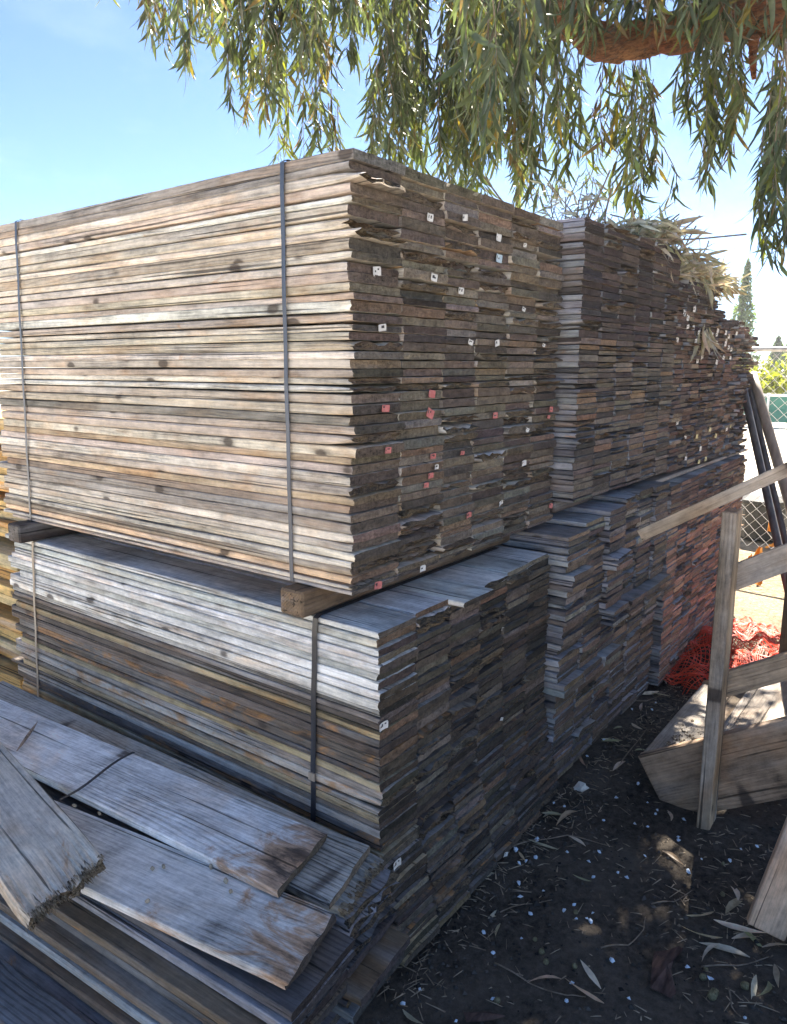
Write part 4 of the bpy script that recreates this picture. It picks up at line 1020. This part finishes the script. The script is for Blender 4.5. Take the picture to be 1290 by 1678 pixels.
GREEN = [(3, (.058, .076, .060)), (3, (.040, .050, .035)), (2.8, (.088, .108, .088)), (.9, (.10, .115, .03)), (.35, (.14, .11, .04)), (.6, (.09, .065, .045))]
def spray(spec_list, seed, size=.13, name='hanging_spray', tint=1.0):
    for n_, s_ in enumerate(spec_list): spray1([s_], seed * 10 + n_, size, name, tint)
def spray1(spec_list, seed, size, name, tint):
    """hanging twigs with pendulous leaves; spec: (px, y_start, y_end, X depth, strands, spread px)"""
    rg = np.random.default_rng(seed); lf, tw = Acc(), Acc()
    for (px, ya, yb, X, ns, sp) in spec_list:
        for k in range(max(2, int(round(ns * (.66 if px > 870 else (1.15 if px > 590 else .85)))))):
            xx = px + rg.normal(0, sp); Xd = X + rg.normal(0, .22)
            top = at(xx + rg.normal(0, sp * .5), ya - rg.uniform(0, 40), 0, Xd); y_e = yb - abs(rg.normal(0, (yb - ya) * .22))
            bot = at(xx, y_e, 0, Xd + rg.normal(0, .06)); mid = (top + bot) / 2 + rg.normal(0, .05, 3)
            c = spline([top, mid, bot], 8); Ls = np.linalg.norm(bot - top)
            V, Fc = tube([p - TL for p in c], list(np.linspace(.0042, .0012, len(c))), 4); tw.add(V, Fc)
            nleaf = int(Ls / .027) + 3; base = pick(GREEN, rg)
            for i in range(nleaf):
                t = min(.999, .04 + .96 * (i / nleaf)); q = c[int(t * (len(c) - 1))] * (1 - (t * (len(c) - 1)) % 1) + c[min(int(t * (len(c) - 1)) + 1, len(c) - 1)] * ((t * (len(c) - 1)) % 1)
                a_ = rg.uniform(0, 6.283); sprd = rg.uniform(.18, .75)
                d = np.array([math.cos(a_) * sprd, math.sin(a_) * sprd, -1 + rg.normal(0, .18)])
                l = size * 1.24 * rg.uniform(.6, 1.25); cc = jit(base if rg.random() < .6 else pick(GREEN, rg), .15, rg)
                a2 = rg.uniform(0, 6.283); up = np.array([math.cos(a2), math.sin(a2), .2])
                V, Fc = leaf_strip(q - TL + rg.normal(0, .008, 3), d, up, l, l * rg.uniform(.10, .16), rg.normal(-.25, .35), rg.normal(0, .45), rg.normal(0, .9), ns=6 if X < 4 else 4)
                lf.add(V, Fc, leafcol=np.tile([*(np.array(cc) * tint), 1], (len(V), 1)))
    sp_ = lf.build(name, (M['leaf'],), tree, True)
    tw.build('twigs', (M['twig'],), sp_, True)
S = spray
# left, thin and airy
S([(262, -60, 62, 3.7, 5, 14), (305, -60, 120, 3.7, 7, 14), (345, -60, 78, 3.8, 8, 18)], 1)
S([(400, -60, 120, 3.8, 12, 26), (425, -20, 200, 3.8, 9, 18), (392, 90, 215, 3.8, 3, 9)], 2)
S([(470, -60, 130, 3.9, 12, 28), (455, 60, 175, 3.9, 6, 16), (540, -60, 110, 3.9, 13, 30)], 3)
S([(520, 60, 190, 3.9, 6, 10), (475, 150, 275, 4.2, 4, 14), (515, 175, 278, 4.2, 6, 14), (543, 180, 265, 4.2, 3, 8)], 4)
S([(610, -60, 55, 3.9, 7, 18), (585, -80, 40, 3.7, 8, 20), (300, -120, 20, 3.6, 12, 60), (450, -120, 40, 3.7, 16, 70)], 5)
# middle mass
S([(660, -60, 190, 4.4, 12, 24), (615, 140, 262, 4.4, 6, 14), (650, 90, 280, 4.5, 9, 20)], 6)
S([(715, -60, 250, 4.6, 16, 28), (720, 120, 300, 4.7, 10, 24)], 7)
S([(780, -60, 270, 4.7, 18, 30), (770, 160, 325, 4.8, 9, 22)], 8)
S([(845, -60, 250, 4.7, 14, 28), (850, 190, 350, 4.9, 8, 16), (835, 60, 270, 4.4, 6, 16)], 9)
S([(800, 20, 238, 3.3, 5, 14), (780, -60, 150, 3.3, 7, 24), (850, -60, 140, 3.4, 8, 26)], 10, .14, tint=1.15)
S([(900, -60, 150, 4.0, 11, 24), (925, 60, 215, 4.2, 6, 14), (880, -60, 110, 3.6, 7, 22)], 11)
S([(935, 90, 300, 5.0, 7, 14), (912, 150, 335, 5.1, 5, 12)], 12)
S([(1000, 100, 240, 5.2, 4, 12), (1030, 100, 350, 5.2, 10, 15), (1065, 150, 330, 5.3, 5, 12), (1020, 190, 370, 5.4, 6, 14)], 13)
S([(1040, -60, 50, 4.1, 14, 26), (1110, -60, 58, 4.1, 15, 28), (970, -60, 75, 4.1, 10, 20), (1200, -60, 50, 4.1, 12, 30)], 14)
S([(1120, 90, 200, 4.9, 5, 12), (1160, 70, 250, 5.0, 9, 16), (1190, 90, 285, 5.0, 9, 16), (1150, 180, 300, 5.1, 4, 10)], 15)
S([(1180, -60, 100, 4.3, 8, 22), (1240, -60, 130, 4.3, 9, 22), (1225, 60, 190, 4.6, 4, 10)], 16)
S([(1285, 120, 345, 4.4, 9, 14), (1262, 180, 310, 4.5, 4, 9), (1280, 260, 425, 4.4, 7, 9), (1300, 100, 400, 4.2, 8, 14)], 17)
S([(980, 190, 330, 5.6, 3, 12), (1075, 270, 360, 5.6, 3, 10)], 18)
# the rest of the crown, over and beyond the frame: this is what shades the yard
rg = np.random.default_rng(501); lf = Acc()
cen = []
sdx, sdy = math.cos(math.radians(13)) / math.tan(math.radians(50)), math.sin(math.radians(13)) / math.tan(math.radians(50))
for gx_ in np.arange(1.5, 3.7, .22):
    for gy_ in np.arange(-.25, 1.1, .22):
        pass
        for zz_ in (5.0, 5.7):
            q_ = (gx_ + sdx * zz_ + rg.normal(0, .05), gy_ + sdy * zz_ + rg.normal(0, .05), zz_ + rg.normal(0, .1))
            if pr((q_[0], q_[1], q_[2] - .45))[1] < -25: cen.append(q_); break
for k in range(70):
    q_ = (rg.uniform(5.0, 7.8), rg.uniform(.2, 2.6), rg.uniform(4.5, 6.2))
    if pr((q_[0], q_[1], q_[2] - .45))[1] < -25: cen.append(q_)
for k in range(230):
    x = rg.uniform(3.2, 8.0); y = rg.uniform(-3.6, 4.2); z = rg.uniform(4.0, 6.3) - .05 * (x - 5) ** 2 * .2
    pxl = pr((x, y, z - .45))
    if -150 < pxl[0] < 1450 and pxl[1] > -25: continue
    cen.append((x, y, z))
gA_ = gpt(1172, 1500)
gaps = ((2.19, .47, 0.0, .24), (3.25, .42, .36, .40))
cen = [c_ for c_ in cen if not any(math.hypot(c_[0] - sdx * (c_[2] - g_[2]) - g_[0], c_[1] - sdy * (c_[2] - g_[2]) - g_[1]) < g_[3] for g_ in gaps)]
for cpt in cen:
    for i in range(34):
        q = np.array(cpt) + rg.normal(0, .26, 3) * np.array([1, 1, .8]); a_ = rg.uniform(0, 6.283); sprd = rg.uniform(.2, 1.1)
        d = np.array([math.cos(a_) * sprd, math.sin(a_) * sprd, -1]); l = rg.uniform(.16, .26); a2 = rg.uniform(0, 6.283)
        V, Fc = leaf_strip(q - TL, d, np.array([math.cos(a2), math.sin(a2), .2]), l, l * .22, -.2, rg.normal(0, .4), rg.normal(0, .9), ns=4)
        lf.add(V, Fc, leafcol=np.tile([*jit(pick(GREEN, rg), .15, rg), 1], (len(V), 1)))
lf.build('crown', (M['leaf'],), tree, True)

# ------------------------------------------------------------------ heap of dry cut branches on the third stack
hg = np.random.default_rng(71); lf, tw = Acc(), Acc()
PALE = [(3, (.42, .41, .33)), (3, (.50, .485, .41)), (1.5, (.33, .33, .25)), (1.2, (.30, .25, .18)), (1, (.24, .26, .17))]
hp = empty('dry_branch_heap', (4.4, 1.5, 2.1)); tag(hp, 'heap of dry pale gum branches lying on top of the farther upper stacks', 'branch heap')
HL = np.array((4.4, 1.5, 2.1))
def heap_leaf(q, l, d=None):
    a_ = hg.uniform(0, 6.283); d = np.array([math.cos(a_), math.sin(a_), hg.normal(0, .4)]) if d is None else d
    V, Fc = leaf_strip(q - HL, d, np.array([hg.normal(), hg.normal(), 1.]), l, l * hg.uniform(.10, .17), hg.normal(-.5, .8), hg.normal(0, .9), hg.normal(0, 1.4), ns=6)
    lf.add(V, Fc, leafcol=np.tile([*jit(pick(PALE, hg), .12, hg), 1], (len(V), 1)))
for k in range(2000):
    t = hg.uniform(0, 1); X = 3.62 + 1.38 * t; 
    ztop = 2.21 + (.0 if X > 3.95 else .0); base = 2.09 if X > 3.97 else 2.205
    hh = .155 * math.sin(math.pi * min(1, max(0.05, (X - 3.3) / 1.9))) ** .8
    q = np.array((X, 1.24 + abs(hg.normal(0, .28)), base + hg.uniform(0, 1) ** 1.3 * hh)); heap_leaf(q, hg.uniform(.09, .19))
for k in range(80):                                # hanging and sticking out at the right end and front
    q = np.array((hg.uniform(4.3, 5.05), 1.225 + hg.uniform(0, .12), 2.10 + hg.uniform(0, .07))); heap_leaf(q, hg.uniform(.08, .14), np.array([hg.normal(.4, .6), -abs(hg.normal(.4, .3)), hg.normal(-.25, .5)]))
for k in range(26):
    q = np.array((hg.uniform(3.4, 4.8), 1.3 + hg.uniform(0, .4), 2.2 + hg.uniform(0, .05))); e = q + np.array([hg.normal(.2, .3), hg.normal(0, .2), abs(hg.normal(.12, .10))])
    V, Fc = tube([p - HL for p in spline([q, (q + e) / 2 + hg.normal(0, .03, 3), e], 5)], .004, 5); tw.add(V, Fc)
for k in range(16):                                 # sparse pale sprig above the second stack
    q = at(hg.uniform(870, 1010), hg.uniform(345, 360), 0, 3.6) ; e = at(hg.uniform(870, 1020), hg.uniform(285, 330), 0, 3.6 + hg.normal(0, .1))
    q[2] = 2.20; c = spline([q, (q + e) / 2 + hg.normal(0, .03, 3), e], 6)
    V, Fc = tube([p - HL for p in c], .0025, 4); tw.add(V, Fc)
    for i in range(9): heap_leaf(c[hg.integers(4, len(c))], hg.uniform(.06, .10))
for k in range(22):                                 # dangling brown bunch on the third stack's face
    q = at(1158 + hg.normal(0, 5), 530 + hg.uniform(0, 14), 1, 1.205); heap_leaf(q, hg.uniform(.12, .22), np.array([hg.normal(0, .12), hg.normal(-.03, .05), -1]))
lf.build('leaves', (M['dryleaf'],), hp, True); tw.build('twigs', (M['twig'],), hp, True)

# ------------------------------------------------------------------ air
V, Fc = box(-14, 130, -70, 90, -1.0, 11.5, .01)
hz = NT('haze_air'); pv = hz.n('ShaderNodeVolumePrincipled'); pv.inputs['Color'].default_value = (.95, .97, 1, 1); pv.inputs['Density'].default_value = .0008; pv.inputs['Anisotropy'].default_value = .5
hz.l(pv.outputs[0], hz.out.inputs['Volume'])
tag(link('haze', make_mesh('haze', V, Fc, None, (hz.m,))), None, None, None, 'stuff')

# ------------------------------------------------------------------ light
SUN_AZ, SUN_EL = math.radians(13), math.radians(50)
sd = Vector((math.cos(SUN_EL) * math.cos(SUN_AZ), math.cos(SUN_EL) * math.sin(SUN_AZ), math.sin(SUN_EL)))
L_ = bpy.data.lights.new('sun', 'SUN'); L_.energy = 5.0; L_.angle = math.radians(.53); L_.color = (1.0, .93, .82)
so_ = bpy.data.objects.new('sun', L_); col.objects.link(so_); so_.rotation_euler = sd.to_track_quat('Z', 'Y').to_euler()
w = bpy.data.worlds.new('World'); sc.world = w; w.use_nodes = True; nt = w.node_tree; nt.nodes.clear()
out = nt.nodes.new('ShaderNodeOutputWorld'); bg = nt.nodes.new('ShaderNodeBackground'); bg.inputs['Strength'].default_value = .05
sky = nt.nodes.new('ShaderNodeTexSky'); sky.sky_type = 'NISHITA'; sky.sun_disc = False
sky.sun_elevation = SUN_EL; sky.sun_rotation = math.pi / 2 - SUN_AZ; sky.air_density = .75; sky.dust_density = .3; sky.ozone_density = 3.6; sky.altitude = 2500
# thin high cloud
tc = nt.nodes.new('ShaderNodeTexCoord'); mp = nt.nodes.new('ShaderNodeMapping'); mp.inputs['Scale'].default_value = (2.2, 3.5, 7.0); mp.inputs['Rotation'].default_value = (.2, .1, .5)
nz = nt.nodes.new('ShaderNodeTexNoise'); nz.inputs['Scale'].default_value = 1.3; nz.inputs['Detail'].default_value = 6; nz.inputs['Roughness'].default_value = .55
mr = nt.nodes.new('ShaderNodeMapRange'); mr.inputs['From Min'].default_value = .50; mr.inputs['From Max'].default_value = .82; mr.inputs['To Max'].default_value = .14
mx = nt.nodes.new('ShaderNodeMix'); mx.data_type = 'RGBA'; mx.inputs[7].default_value = (7.5, 7.8, 8.0, 1)
lk = nt.links.new
lk(tc.outputs['Generated'], mp.inputs[0]); lk(mp.outputs[0], nz.inputs['Vector']); lk(nz.outputs['Fac'], mr.inputs['Value']); lk(mr.outputs[0], mx.inputs[0]); lk(sky.outputs[0], mx.inputs[6]); lk(mx.outputs[2], bg.inputs[0]); lk(bg.outputs[0], out.inputs[0])

sc.view_settings.view_transform = 'Standard'; sc.view_settings.look = 'None'; sc.view_settings.gamma = 1; sc.view_settings.exposure = 2.65
sc.render.film_transparent = False
sc.cycles.max_bounces = 8; sc.cycles.diffuse_bounces = 5; sc.cycles.transmission_bounces = 6
try: sc.cycles.use_denoising = True
except Exception: pass
